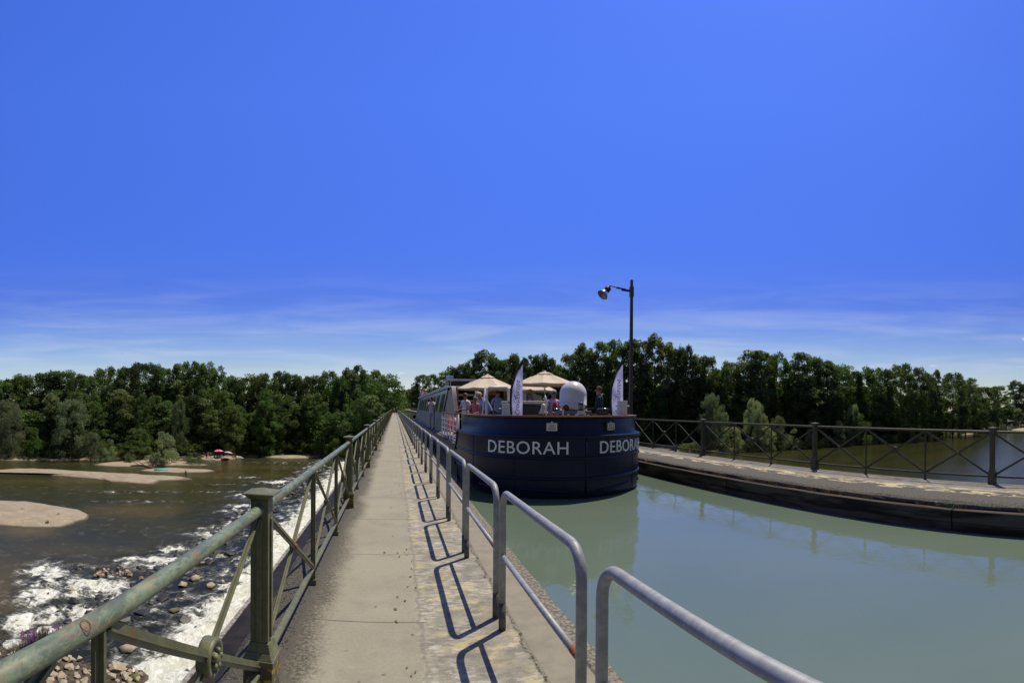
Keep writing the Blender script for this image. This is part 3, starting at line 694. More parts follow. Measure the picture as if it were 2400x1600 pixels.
far = empty('hoop_barrier', (.80, 3.36, 0)); hoop_frame(6).build('frame', M_GALV, far)
b = MB(); b.tube([(0, -.018, .55), (0, -1.472, .55)], .019, 6); b.build('middle_rail', M_GALV, far)
ORD = ['first', 'second', 'third', 'fourth', 'fifth', 'sixth', 'seventh', 'eighth', 'ninth', 'tenth', 'eleventh', 'twelfth', 'thirteenth', 'fourteenth', 'fifteenth', 'sixteenth', 'seventeenth', 'eighteenth', 'nineteenth', 'twentieth']
for k in range(-2, 175):
    if k < 16: o = hp if k == 0 else copy_tree(hp)
    else: o = far if k == 16 else copy_tree(far)
    o.location = (.80 + .004 * sin(k * 5.1), 3.36 + 1.69 * k, 0)
    o.rotation_euler = (0, radians(.35 * sin(k * 3.3)), 0)
    i = k + 1
    if k == -2: lab = 'galvanised steel hoop barrier just beside the photographer, nearest of the row'
    elif k == -1: lab = 'largest grey steel hoop, its rail running off the bottom right over the water'
    elif i < 14: lab = f'galvanised steel hoop barrier on the walkway, {ORD[i]} beyond the large one'
    else: lab = 'distant galvanised hoop in the tightly foreshortened far part of the row beyond the fourteenth'
    tag(o, lab, 'barrier', 'galvanised hoop barriers along the canal edge')

# ------------------------------------------------------------------ street lamp on the towpath
LX, LY = 11.05, 19.9
lp = empty('street_lamp', (LX, LY, 0)); tag(lp, 'tall dark pole lamp with a bell-shaped floodlight on a thin arm, behind the boat', 'street lamp')
b = MB(); b.taper(0, 0, -3.0, 7.95, .105, .105, .055, .055); b.taper(0, -.09, -3, 7.4, .02, .03, .012, .02); b.box(-.085, .085, -.085, .085, 7.12, 7.62); b.build('pole', M_FAR, lp, bevel=.01)
ax = Vector((-cos(.51), sin(.51), 0))
b = MB(); b.bar((0, 0, 7.40), tuple(ax * .5 + Vector((0, 0, 7.47))), .06, .10); b.bar(tuple(ax * .3 + Vector((0, 0, 7.49))), tuple(ax * .75 + Vector((0, 0, 7.56))), .05, .06)
b.tube([tuple(ax * .5 + Vector((0, 0, 7.54))), tuple(ax * 1.08 + Vector((0, 0, 7.66))), tuple(ax * 1.18 + Vector((0, 0, 7.50)))], .028, 8); b.build('arm', M_BLACK, lp)
hc = ax * 1.26 + Vector((0, 0, 7.40)); dirv = (ax * .75 + Vector((0, 0, -1)) + Vector((-.25, -.55, 0))).normalized()
MR = dirv.to_track_quat('Z', 'Y').to_matrix()
b = MB(); b.lathe([(0, -.27), (.13, -.265), (.15, -.24), (.15, .0), (.13, .03)], hc, 20, 0, MR); hd = b.build('lamp_housing', M_BLACK, lp)
b = MB(); b.lathe([(.13, .02), (.18, .08), (.235, .18), (.265, .28), (.28, .29), (.272, .305)], hc, 26, 0, MR); b.build('reflector', M_CHROME, lp)
b = MB(); b.lathe([(.26, .292), (.0, .26)], hc, 26, 0, MR); b.build('lens', simple('dark_lens', (.06, .055, .05), (.09, .08, .07), 6, .2), lp)
# ------------------------------------------------------------------ trees
def leaf_mat(name, dark, light, warm, trans=.5, sc=.32):
    t = NT(name); P = t.pos(); oi = t.n('ShaderNodeObjectInfo')
    n = t.noise(P, sc, 3, .5); n2 = t.noise(P, 2.2, 3, .6)
    c = t.mix(t.step(n, .35, .66), dark, light)
    c = t.mix(t.math('MULTIPLY', t.step(n2, .45, .7), .5), c, warm)
    hsv = t.n('ShaderNodeHueSaturation'); t.L.new(c, hsv.inputs['Color'])
    t.put(hsv.inputs['Hue'], t.math('ADD', .474, t.math('MULTIPLY', t.math('FRACT', t.math('MULTIPLY', oi.outputs['Random'], 7.3)), .05)))
    t.put(hsv.inputs['Value'], t.math('ADD', .62, t.math('MULTIPLY', oi.outputs['Random'], .85)))
    d = t.n('ShaderNodeBsdfDiffuse'); tr = t.n('ShaderNodeBsdfTranslucent'); mx = t.n('ShaderNodeMixShader'); gl = t.n('ShaderNodeBsdfGlossy'); m2 = t.n('ShaderNodeMixShader')
    t.L.new(hsv.outputs[0], d.inputs[0]); t.L.new(t.mix(1.0, hsv.outputs[0], (1.45, 1.5, .95), 'MULTIPLY'), tr.inputs[0]); mx.inputs[0].default_value = trans
    t.L.new(d.outputs[0], mx.inputs[1]); t.L.new(tr.outputs[0], mx.inputs[2])
    gl.inputs['Roughness'].default_value = .5; gl.inputs[0].default_value = (.6, .65, .7, 1); m2.inputs[0].default_value = .035
    t.L.new(mx.outputs[0], m2.inputs[1]); t.L.new(gl.outputs[0], m2.inputs[2]); t.L.new(m2.outputs[0], t.out.inputs[0])
    return t.m
L_DARK = leaf_mat('dark_leaves', (.048, .080, .022), (.090, .140, .036), (.12, .148, .034))
L_MID = leaf_mat('green_leaves', (.050, .092, .020), (.095, .152, .032), (.14, .165, .035))
L_POP = leaf_mat('poplar_leaves', (.072, .112, .044), (.140, .186, .074), (.155, .185, .066))
L_SIL = leaf_mat('silver_willow_leaves', (.145, .185, .095), (.255, .30, .165), (.245, .27, .125), .42)
L_LIME = leaf_mat('bright_green_leaves', (.05, .10, .02), (.09, .15, .03), (.13, .15, .035), .35)
L_BARK = simple('bark', (.09, .075, .055), (.05, .042, .03), 3, .9)

def crown_pts(seed, H, R, prof, n_leaf, n_cl, cl_r, leaf, low=.12):
    """leaf quads gathered in clumps inside an envelope; prof(t) gives the envelope radius from crown foot to top"""
    rs = np.random.RandomState(seed); C = []; CR = []
    z0 = H * low
    while len(C) < n_cl:
        t = rs.rand() ** .85; r = prof(t) * R; a = rs.rand() * 2 * pi
        q = (.35 + .62 * sqrt(rs.rand())) * r * (1 + .22 * sin(a * 2 + seed) + .12 * sin(a * 5 + 2 * seed))
        C.append((q * cos(a), q * sin(a), z0 + (H - z0) * t * .94)); CR.append(cl_r * (.6 + .8 * rs.rand()) * (.75 + .35 * (1 - t)))
    C = np.array(C); CR = np.array(CR); w = CR ** 2; w /= w.sum()
    k = rs.choice(len(C), n_leaf, p=w)
    d = rs.normal(size=(n_leaf, 3)); d[:, 2] = d[:, 2] * .9 + .25; d /= np.linalg.norm(d, axis=1)[:, None]
    rad = CR[k] * np.where(rs.rand(n_leaf) < .66, .72 + .36 * rs.rand(n_leaf), .3 + 1.1 * rs.rand(n_leaf))
    P = C[k] + d * rad[:, None] * np.array([1, 1, .78])
    nrm = d * .8 + rs.normal(size=(n_leaf, 3)) * .75; nrm /= np.linalg.norm(nrm, axis=1)[:, None]
    u = np.cross(nrm, rs.normal(size=(n_leaf, 3))); u /= np.linalg.norm(u, axis=1)[:, None]; v = np.cross(nrm, u)
    s = leaf * (.55 + .9 * rs.rand(n_leaf))[:, None]
    A = P - u * s * .8; B = P - v * s * .42 + nrm * s * .1; D = P + u * s * .8; E = P + v * s * .42 + nrm * s * .1
    V = np.stack([A, B, D, E], 1).reshape(-1, 3); F = np.arange(n_leaf * 4).reshape(-1, 4)
    return V, F, C
P_ROUND = lambda t: min(1, .6 + t * 1.5) * sqrt(max(.04, 1 - (max(0, t - .30) / .74) ** 3))
P_EGG = lambda t: (1 - .62 * t ** 2.6) * min(1, .6 + t * 2.2)
P_COL = lambda t: (.68 + .32 * sin(pi * min(1, t * 1.05))) * (1 - .45 * t ** 4)
P_BUSH = lambda t: sqrt(max(.05, 1 - t * t)) 
P_WIL = lambda t: min(1, .75 + t * .8) * sqrt(max(.06, 1 - (max(0, t - .3) / .72) ** 2.4))
KINDS = {
 'broadleaf': (P_ROUND, 24, 6.2, 15000, 120, 1.35, .31, .10, L_DARK, 'broadleaf tree'),
 'oak': (P_EGG, 22, 6.8, 15000, 125, 1.3, .31, .06, L_MID, 'leafy tree'),
 'poplar': (P_COL, 28, 4.6, 14000, 115, 1.15, .30, .14, L_POP, 'poplar tree'),
 'willow': (P_WIL, 12, 6.0, 13000, 90, 1.1, .20, .02, L_SIL, 'willow tree'),
 'bush': (P_BUSH, 5, 3.4, 4200, 34, .85, .17, .0, L_SIL, 'willow bush'),
 'lime': (P_BUSH, 6, 3.6, 4200, 36, .9, .19, .0, L_LIME, 'bush'),
}
PROTO = {}
def limbs(H, R, C, rs, trunk=.24):
    b = MB(); b.tube([(0, 0, -.6), (.05, .03, H * .2), (-.08, .1, H * .45), (.1, -.05, H * .8)], [trunk * 1.3, trunk, trunk * .7, trunk * .18], 8)
    for c in C[rs.choice(len(C), min(11, len(C)), replace=False)]:
        z = max(.08 * H, min(c[2] * .62, H * .6)); m = Vector((c[0] * .45, c[1] * .45, (z + c[2]) / 2 + .3))
        b.tube([(0, 0, z), tuple(m), tuple(c)], [trunk * .42, trunk * .25, trunk * .07], 5, cap=False)
    return b
SRC = []
for kn, (prof, H, R, nl, nc, clr, leaf, low, lm, lab) in KINDS.items():
    PROTO[kn] = []
    for s in range(3 if kn in ('broadleaf', 'oak', 'poplar') else 2):
        V, F, C = crown_pts(100 + 17 * s + len(kn) * 3, H, R, prof, nl, nc, clr, leaf, low)
        cm = mesh_np('crown', V, F, lm); tb = limbs(H, R, C, np.random.RandomState(s + 5), H * .011).build('trunk', L_BARK)
        PROTO[kn].append((cm.data, tb.data, H, R)); SRC += [cm, tb]
for o in SRC: bpy.data.objects.remove(o)
TREES = []
def tree(name, px, ytop, D, wpx, kind, zb=None, var=None, label=None, cat=None, row=None, group=None):
    """a tree standing D metres off in the direction px, tall enough to reach picture height ytop, wpx wide"""
    a = (px - XV) / FPX
    if zb is None: zb = ZR - .25 + 1.3 * (1 - exp(-max(0, D - float(shore(a))) / 5))
    top = at_d(px, ytop, D); H = top.z - zb
    rnd = random.Random(int(px * 7 + ytop * 3 + D))
    var = rnd.randrange(len(PROTO[kind])) if var is None else var
    cmsh, tmsh, H0, R0_ = PROTO[kind][var]
    root = empty(name, (top.x, top.y, zb), rnd.random() * 6.28)
    R = wpx / FPX * D / 2
    sx = R / R0_ / 1.02; sz = H / H0 / .985
    for nm, m in (('crown', cmsh), ('trunk', tmsh)):
        o = bpy.data.objects.new(nm, m); COL.objects.link(o); o.parent = root; o.scale = (sx, sx, sz)
    root['category'] = cat or ('bush' if kind in ('bush', 'lime') else 'tree')
    if label: root['label'] = label
    if group: root['group'] = group
    TREES.append((root, px, D, kind, row)); return root
NAME = {'broadleaf': 'broadleaf_tree', 'oak': 'leafy_tree', 'poplar': 'poplar_tree', 'willow': 'willow_tree', 'bush': 'willow_bush', 'lime': 'green_bush'}
rr = random.Random(3)
# skyline crowns read off the photograph: px, top, width, kind
SKY_L = [(-30, 885, 90, 'broadleaf'), (18, 887, 70, 'broadleaf'), (57, 877, 64, 'oak'), (97, 873, 70, 'broadleaf'), (145, 867, 92, 'broadleaf'), (180, 876, 52, 'oak'), (208, 881, 50, 'broadleaf'), (246, 858, 64, 'oak'), (275, 860, 56, 'oak'), (305, 856, 46, 'broadleaf'), (334, 848, 62, 'broadleaf'), (360, 852, 44, 'broadleaf'), (384, 860, 46, 'broadleaf'), (424, 850, 46, 'poplar'), (448, 845, 50, 'broadleaf'), (478, 848, 54, 'oak'), (505, 858, 50, 'oak'), (540, 890, 40, 'oak'), (556, 886, 40, 'broadleaf'), (581, 881, 34, 'poplar'), (604, 880, 40, 'oak'), (624, 873, 44, 'broadleaf'), (656, 870, 56, 'oak'), (684, 873, 50, 'oak'), (712, 880, 50, 'broadleaf'), (745, 879, 48, 'oak'), (772, 867, 44, 'broadleaf'), (798, 880, 40, 'oak'), (820, 858, 40, 'poplar'), (842, 856, 46, 'oak'), (870, 867, 64, 'oak'), (898, 876, 52, 'oak')]
SKY_R = [(1063, 862, 40, 'broadleaf', 165), (1085, 852, 44, 'broadleaf', 165), (1104, 848, 42, 'broadleaf', 160), (1138, 817, 70, 'poplar', 165), (1168, 840, 50, 'broadleaf', 160), (1196, 829, 54, 'oak', 162), (1222, 836, 46, 'broadleaf', 160), (1258, 829, 60, 'oak', 164), (1286, 834, 46, 'oak', 164), (1314, 862, 46, 'broadleaf', 160), (1338, 826, 46, 'broadleaf', 162), (1361, 799, 40, 'poplar', 165), (1382, 812, 38, 'poplar', 163), (1408, 797, 54, 'poplar', 165), (1440, 797, 60, 'oak', 166), (1474, 790, 64, 'poplar', 166), (1503, 793, 40, 'poplar', 165), (1536, 777, 48, 'poplar', 164), (1566, 798, 50, 'poplar', 164), (1588, 816, 40, 'broadleaf', 162), (1606, 807, 44, 'broadleaf', 160), (1634, 828, 50, 'poplar', 160), (1660, 832, 42, 'broadleaf', 158), (1688, 860, 50, 'oak', 160), (1715, 846, 56, 'broadleaf', 162), (1762, 817, 70, 'poplar', 165), (1788, 824, 56, 'broadleaf', 165), (1828, 826, 60, 'oak', 170), (1874, 823, 68, 'poplar', 172), (1908, 836, 54, 'broadleaf', 176), (1940, 842, 58, 'poplar', 180), (1972, 856, 50, 'broadleaf', 186), (2002, 868, 48, 'oak', 192), (2048, 859, 66, 'oak', 198), (2076, 864, 40, 'broadleaf', 202), (2112, 850, 60, 'broadleaf', 208), (2148, 860, 50, 'broadleaf', 216), (2176, 878, 40, 'oak', 224), (2194, 864, 26, 'poplar', 230), (2234, 872, 56, 'broadleaf', 245), (2264, 890, 40, 'broadleaf', 262), (2286, 905, 44, 'broadleaf', 300), (2312, 905, 50, 'oak', 380), (2340, 903, 50, 'oak', 480), (2382, 889, 36, 'poplar', 500), (2410, 896, 44, 'oak', 500)]
for i, (px, yt, w, k) in enumerate(SKY_L):
    a = (px - XV) / FPX; D = float(shore(a)) + 18 + 10 * rr.random()
    if px > 800: D = 138 + (px - 800) * .33
    tree(NAME[k], px, yt, D, w * 1.55, k, row='skyL')
for i, (px, yt, w, k, D) in enumerate(SKY_R): tree(NAME[k], px, yt, D + 10, w * 1.5, k, row='skyR')
# trees on the embankment where the canal runs on
for px, yt, w, D, k in ((972, 896, 34, 308, 'oak'), (990, 877, 46, 312, 'broadleaf'), (1012, 876, 46, 318, 'oak'), (1036, 882, 44, 322, 'broadleaf'), (1056, 890, 40, 318, 'oak')):
    tree(NAME[k], px, yt, D, w, k, zb=-.2, row='emb')
for px, yt, w in ((925, 911, 26), (938, 913, 26), (950, 912, 26), (962, 910, 30), (975, 912, 30), (912, 915, 26), (931, 928, 26), (946, 931, 22), (955, 926, 26)):
    tree('leafy_tree', px, yt, 470 + rr.random() * 40, w, 'oak', zb=-.1, row='far')
# nearer, lower crowns in front of the skyline
MIDL = []
for i, px in enumerate(range(-20, 880, 34)):
    x = px + rr.uniform(-10, 10); yt = 905 + rr.uniform(0, 62); k = rr.choice(['broadleaf', 'oak', 'oak', 'broadleaf', 'poplar'])
    a = (x - XV) / FPX; D = float(shore(a)) + 6 + 8 * rr.random()
    if x > 800: yt = max(yt, 905); 
    tree(NAME[k], x, yt, D, rr.uniform(60, 88), k, row='midL')
for i, px in enumerate(range(1060, 2290, 34)):
    x = px + rr.uniform(-10, 10); k = rr.choice(['broadleaf', 'oak', 'broadleaf', 'broadleaf', 'oak'])
    a = (x - XV) / FPX; D = float(shore(a)) + 15 + 7 * rr.random(); yt = 880 + rr.uniform(-5, 70) + (0 if x < 1900 else 20 + (x - 1900) * .06)
    tree(NAME[k], x, yt, D, rr.uniform(58, 84) * 150 / D, k, row='midR')
# pale willows and bushes on the banks: px, top, width, D offset from the shore, kind, label
for px, yt, w, off, k, lab in (
    (168, 932, 108, 2, 'willow', 'big pale willow on the left bank behind the long sandbar, tallest of the silvery trees'),
    (20, 938, 84, 2, 'willow', 'pale willow at the left edge of the photo above the shore sand'),
    (420, 934, 50, 6, 'willow', 'round-headed silvery willow above the conical bush on the left bank'),
    (384, 1015, 88, -8, 'bush', 'conical silvery bush on the sandbar with the driftwood log'),
    (305, 1052, 28, -6, 'bush', 'small silvery bush just left of the conical bush on the left bank'),
    (455, 1059, 48, -9, 'bush', 'low grey-green bush on the sandbar tip beside the pink parasols'),
    (256, 1028, 36, -1, 'bush', 'narrow silvery bush at the foot of the big pale willow, right side'),
    (212, 1010, 56, -1, 'willow', 'low spreading willow in front of the big pale willow on the left bank'),
    (322, 1003, 74, 0, 'oak', 'rounded dark green bush between the big willow and the conical bush'),
    (80, 1000, 40, 1, 'oak', 'small dark green tree on the left bank between the two big pale willows'),
    (850, 950, 58, 2, 'lime', 'yellow-green bush close to the left fence near its far end'),
    (625, 936, 80, 3, 'oak', 'broad mid-green tree on the left bank right of the beach parasols'),
    (545, 950, 60, 3, 'oak', 'mid-green tree standing directly behind the pink beach parasols'),
    (1670, 918, 62, 4, 'willow', 'pale willow on the right bank, first right of the lamp pole'),
    (1664, 955, 30, 1, 'willow', 'small pale willow below the first large one right of the lamp pole'),
    (1696, 963, 30, 1, 'willow', 'small pale willow crown touching the far fence rail, near its second cap'),
    (1768, 935, 56, 4, 'willow', 'rounded pale willow over the far fence, left of its second cap'),
    (1786, 966, 40, 1, 'willow', 'pale willow just above the far fence rail under the rounded one'),
    (1824, 974, 50, 1, 'willow', 'wide low pale willow behind the far fence just right of the rounded one'),
    (1716, 998, 62, -1, 'willow', 'dim green willow low behind the crossed bars of the far fence'),
    (1860, 1003, 40, -1, 'bush', 'small silvery bush behind the far fence close to the second capped post'),
    (1790, 1000, 60, -1, 'willow', 'low willow at the water edge behind the far fence bars'),
    (1902, 985, 26, 2, 'bush', 'thin pale sapling rising above the cap of the second far post'),
    (2000, 948, 40, 5, 'willow', 'pale round tree above the yellow-green bush on the right bank'),
    (2016, 973, 56, 1, 'lime', 'broad yellow-green bush on the right bank over the fence rail'),
    (1965, 988, 40, 1, 'bush', 'silvery bush left of the broad yellow-green one on the right bank'),
    (2116, 968, 28, 3, 'bush', 'upright pale bush alone against dark trees on the right bank'),
    (2128, 992, 50, 0, 'bush', 'low silvery bush under the upright pale bush on the right bank'),
    (2148, 984, 20, 2, 'bush', 'tiny pale bush right of the upright one on the right bank'),
    (2286, 974, 38, 0, 'lime', 'bright green conical bush at the point where the right bank ends'),
    (2360, 958, 46, -20, 'oak', 'dark bushy tree on the distant bank at the right edge of the photo'),
    (2386, 955, 30, -30, 'willow', 'pale bushy willow on the distant bank at the right edge of the photo')):
    a = (px - XV) / FPX; tree('willow_bush' if k == 'bush' else NAME[k], px, yt, float(shore(a)) + off, w, k, zb=ZR + .1, label=lab, cat='bush' if k in ('bush', 'lime') or 'bush' in lab.split(' on ')[0] else 'tree', row='sp')
# labels that point at one tree: order along its row
def ordinal(i): return ORD[i] if i < 20 else {20: 'twenty-first', 21: 'twenty-second', 22: 'twenty-third', 23: 'twenty-fourth', 24: 'twenty-fifth', 25: 'twenty-sixth', 26: 'twenty-seventh', 27: 'twenty-eighth', 28: 'twenty-ninth', 29: 'thirtieth'}.get(i, 'last')
DESC = {'broadleaf': 'dark broadleaf tree', 'oak': 'mid-green leafy tree', 'poplar': 'tall grey-green poplar', 'willow': 'pale willow', 'lime': 'green bush', 'bush': 'bush'}
for row, where, grp in (('skyL', 'left-bank skyline', 'skyline trees of the left wood'), ('skyR', 'right-bank skyline', 'skyline trees of the right wood'), ('midL', 'lower left-bank front row', 'front trees of the left wood'), ('midR', 'lower right-bank front row', 'front trees of the right wood'), ('emb', 'clump above the cabin roof', 'trees beside the far canal'), ('far', 'tiny distant row where the walkway vanishes', 'trees at the far end of the canal')):
    T = sorted([t for t in TREES if t[4] == row], key=lambda t: t[1]); n = len(T)
    for i, t in enumerate(T):
        frm = (ordinal(i) + ' from the left') if i < (n + 1) // 2 else ((ordinal(n - 1 - i) + ' from the right') if i < n - 1 else 'rightmost')
        if i == 0: frm = 'leftmost'
        t[0]['label'] = f'{DESC[t[3]]}, {frm} in the {where}'; t[0]['group'] = grp
# the dense wood behind the rows reads as one mass
def wood(name, spec, seed, lm, label):
    rs = np.random.RandomState(seed); VV = []; FF = []; b0 = 0
    for (x0, x1, step, dmin, dmax, ymin, ymax, zb) in spec:
        for px in np.arange(x0, x1, step):
            x = px + rs.uniform(-8, 8); a = (x - XV) / FPX; D = float(shore(a)) + rs.uniform(dmin, dmax) if zb is None else rs.uniform(dmin, dmax)
            z0 = ZR + 1 if zb is None else zb; top = at_d(x, rs.uniform(ymin, ymax) + (0 if x < 1900 else (x - 1900) * .085), D); H = top.z - z0; R = 5.5
            V, F, C = crown_pts(seed + int(abs(px)), H, R, P_ROUND, 4600, 60, 1.8, .42, .0)
            VV.append(V + np.array([top.x, top.y, z0])); FF.append(F + b0); b0 += len(V)
    o = mesh_np(name, np.concatenate(VV), np.concatenate(FF), lm); tag(o, label, 'wood', kind='stuff'); return o
wood('woodland', [(-60, 915, 36, 24, 42, 872, 886, None), (-60, 900, 40, 9, 18, 950, 985, None), (820, 915, 30, 30, 60, 905, 925, None)], 11, L_DARK, 'dense dark wood filling the left bank behind the front trees')
wood('woodland', [(1050, 2300, 30, 30, 46, 842, 858, None), (1500, 2310, 26, 26, 40, 872, 892, None), (1050, 2300, 40, 17, 24, 940, 975, None), (2290, 2460, 22, 6, 24, 885, 895, None)], 23, L_MID, 'dense dark wood filling the right bank behind the front trees')
wood('woodland', [(895, 1070, 14, 520, 640, 914, 919, 0.0)], 37, L_DARK, 'hazy distant wood closing the view at the end of the canal')
# reeds and low growth along the right bank
VV = []; FF = []; b0 = 0; rs = np.random.RandomState(9)
for px in np.arange(1600, 2420, 6):
    a = (px - XV) / FPX; D = float(shore(a)) + rs.uniform(-2, 6); p = at_d(px, 1000, D)
    V, F, C = crown_pts(int(abs(px)), 2.2 + rs.rand() * 1.6, 1.5 + D / 200, P_BUSH, 420, 12, .7, .22 * D / 150, 0)
    VV.append(V + np.array([p.x, p.y, ZR + .05])); FF.append(F + b0); b0 += len(V)
o = mesh_np('bank_growth', np.concatenate(VV), np.concatenate(FF), leaf_mat('riverside_growth', (.08, .11, .035), (.14, .17, .05), (.21, .20, .07), .3, .08))
tag(o, 'low yellow-green growth along the water edge of the right bank', 'undergrowth', kind='stuff')
VV = []; FF = []; b0 = 0
for px in np.arange(-40, 830, 11):
    a = (px - XV) / FPX
    if 470 < px < 560: continue
    D = float(shore(a)) + rs.uniform(2, 5); p = at_d(px, 1000, D)
    V, F, C = crown_pts(int(abs(px)) + 3, 2.5 + rs.rand() * 2.5, 2.0, P_BUSH, 420, 12, .8, .2, 0)
    VV.append(V + np.array([p.x, p.y, ZR + .7])); FF.append(F + b0); b0 += len(V)
o = mesh_np('bank_growth', np.concatenate(VV), np.concatenate(FF), L_MID)
tag(o, 'low dark green undergrowth along the foot of the left bank wood', 'undergrowth', kind='stuff')
# ------------------------------------------------------------------ the passenger barge
CX, BY = 4.44, 10.15
boat = empty('passenger_boat', (CX, BY, ZC)); tag(boat, 'navy blue passenger barge named DEBORAH with a silver cabin filling the canal', 'boat')
def WB(p): return (p[0] - CX, p[1] - BY, p[2] - ZC)   # world to boat coordinates
class BM(MB):
    def add(s, vs, fs, mi=0, smooth=False): MB.add(s, [WB(p) for p in vs], fs, mi, smooth)
PLAN = [(0, 0), (.5, .10), (1.0, .27), (1.5, .55), (1.92, .92), (2.22, 1.42), (2.40, 2.05), (2.49, 2.9), (2.52, 4.0)]
def cr_(P, n):
    P = [Vector(p) for p in P]; Q = []
    for i in range(len(P) - 1):
        a, b = P[i], P[i + 1]; p0 = P[i - 1] if i else a * 2 - b; p3 = P[i + 2] if i + 2 < len(P) else b * 2 - a
        for s in np.linspace(0, 1, n, endpoint=False): Q.append(.5 * ((2 * a) + (-p0 + b) * s + (2 * p0 - 5 * a + 4 * b - p3) * s * s + (-p0 + 3 * a - 3 * b + p3) * s ** 3))
    Q.append(P[-1]); return Q
HALF = cr_(PLAN, 8)
FULL = [Vector((-p.x, p.y)) for p in HALF[::-1]] + [p for p in HALF[1:]]      # port (left) to starboard
NRM = []
for i, p in enumerate(FULL):
    t_ = (FULL[min(i + 1, len(FULL) - 1)] - FULL[max(i - 1, 0)]).normalized(); NRM.append(Vector((t_.y, -t_.x)))
ARC = [0.0]
for i in range(1, len(FULL)): ARC.append(ARC[-1] + (FULL[i] - FULL[i - 1]).length)
MIDA = ARC[len(HALF) - 1]
def on_hull(s, z, off=0.0):
    """point on the bow s metres of girth from the stem (+ starboard), height z, off metres proud"""
    x = np.interp(MIDA + s, ARC, [p.x for p in FULL]); y = np.interp(MIDA + s, ARC, [p.y for p in FULL])
    nx_ = np.interp(MIDA + s, ARC, [p.x for p in NRM]); ny_ = np.interp(MIDA + s, ARC, [p.y for p in NRM])
    return Vector((CX + x + nx_ * off, BY + y + ny_ * off, z))
def band(b, levels, mi=0, i0=0, i1=None, smooth=True):
    i1 = len(FULL) if i1 is None else i1; n = i1 - i0; vs = []
    for z, ins, *dz in levels:
        for i in range(i0, i1):
            p = FULL[i] - NRM[i] * ins; vs.append((CX + p.x, BY + p.y, z))
    fs = [(r * n + k, r * n + k + 1, (r + 1) * n + k + 1, (r + 1) * n + k) for r in range(len(levels) - 1) for k in range(n - 1)]
    b.add(vs, fs, mi, smooth)
LB, RB = CX - 2.52, CX + 2.52
b = BM(); band(b, [(-1.0, .55), (-.75, .22), (-.52, .06), (-.40, .02), (-.02, 0), (.47, 0), (.97, 0)])
y14, yst = BY + 4.0, 48.2
for X, s in ((LB, 1), (RB, -1)):     # straight sides
    vs = [(X, y14, -1), (X, yst, -1), (X, yst, .50), (X, y14, .50)]; b.add(vs, [(0, 1, 2, 3) if s < 0 else (3, 2, 1, 0)])
st = [(LB, yst), (LB + .5, yst + .8), (LB + 1.6, yst + 1.3), (RB - 1.6, yst + 1.3), (RB - .5, yst + .8), (RB, yst)]
for i in range(5):
    (x0, y0), (x1, y1) = st[i], st[i + 1]; b.add([(x0, y0, -1), (x1, y1, -1), (x1, y1, .9), (x0, y0, .9)], [(3, 2, 1, 0)])
for X0, X1 in ((LB, LB + .05), (RB - .05, RB)): b.box(X0, X1, y14 - .02, y14 + .02, .48, .97)
b.build('hull', M_BOAT, boat)
b = BM(); band(b, [(.97, .0), (.985, .06), (1.0, .075), (1.2, .10), (1.44, .15)], 0, 2, len(FULL) - 2)
band(b, [(1.44, .19), (1.0, .13), (.5, .12)], 0, 2, len(FULL) - 2); b.build('bulwark', M_BOAT, boat)
for z, r in ((.975, .042), (.47, .034), (-.02, .034)):
    b = BM(); b.tube([(CX + p.x + n.x * .006, BY + p.y + n.y * .006, z) for p, n in zip(FULL, NRM)], r, 8)
    if z > .9:
        for X in (LB, RB): b.tube([(X, y14, z), (X, y14 + .06, z - .25), (X, y14 + .25, .5)], r, 8)
    b.build('rubbing_strake', M_BOAT, boat)
for s0, s1, z in ((.35, 1.6, -.33), (2.4, 2.9, -.30)):
    for sg in (1, -1): b = BM(); b.tube([tuple(on_hull(sg * s, z + .05 * (s - s0), -.005)) for s in np.linspace(s0, s1, 8)], .028, 6); b.build('low_strake', M_BOAT, boat)
b = BM(); b.tube([(CX, BY - .012, z) for z in (-.6, .97)], .016, 6); b.build('stem_bar', M_BOAT, boat)
for X in (LB - .02, RB + .02):
    b = BM(); b.box(X - .035, X + .035, y14 + .2, yst, .36, .48); b.box(X - .03, X + .03, y14 + .2, yst, -.1, -.02); b.build('side_fender', M_BLACK, boat)
# cap rail, wood with two grey metal lengths
def rail(i0, i1, mat, name, dz=0):
    b = BM(); n = i1 - i0; vs = []
    for i in range(i0, i1):
        for ins, z in ((.05, 1.435 + dz), (.05, 1.478 + dz), (.25, 1.478 + dz), (.25, 1.435 + dz)):
            p = FULL[i] - NRM[i] * ins; vs.append((CX + p.x, BY + p.y, z))
    fs = [(4 * k + j, 4 * k + (j + 1) % 4, 4 * k + 4 + (j + 1) % 4, 4 * k + 4 + j) for k in range(n - 1) for j in range(4)] + [(3, 2, 1, 0), tuple(4 * (n - 1) + j for j in range(4))]
    b.add(vs, fs); b.build(name, mat, boat, bevel=.004)
NF = len(FULL); rail(2, NF - 2, M_WOOD, 'cap_rail')
for s in (-3.3, -1.75, 1.75, 3.3):
    for z0, z1 in ((-.45, -.06), (0.02, .44), (.51, .94)):
        if (z0, z1) == (.51, .94) and abs(s) < 2.5: continue
        b = BM(); b.tube([tuple(on_hull(s, z, .0)) for z in (z0, z1)], .009, 6); b.build('weld_seam', M_BOAT, boat)
rail(28, 38, M_GREYMETAL, 'rail_plate', .004); rail(NF - 34, NF - 26, M_GREYMETAL, 'rail_plate', .004)
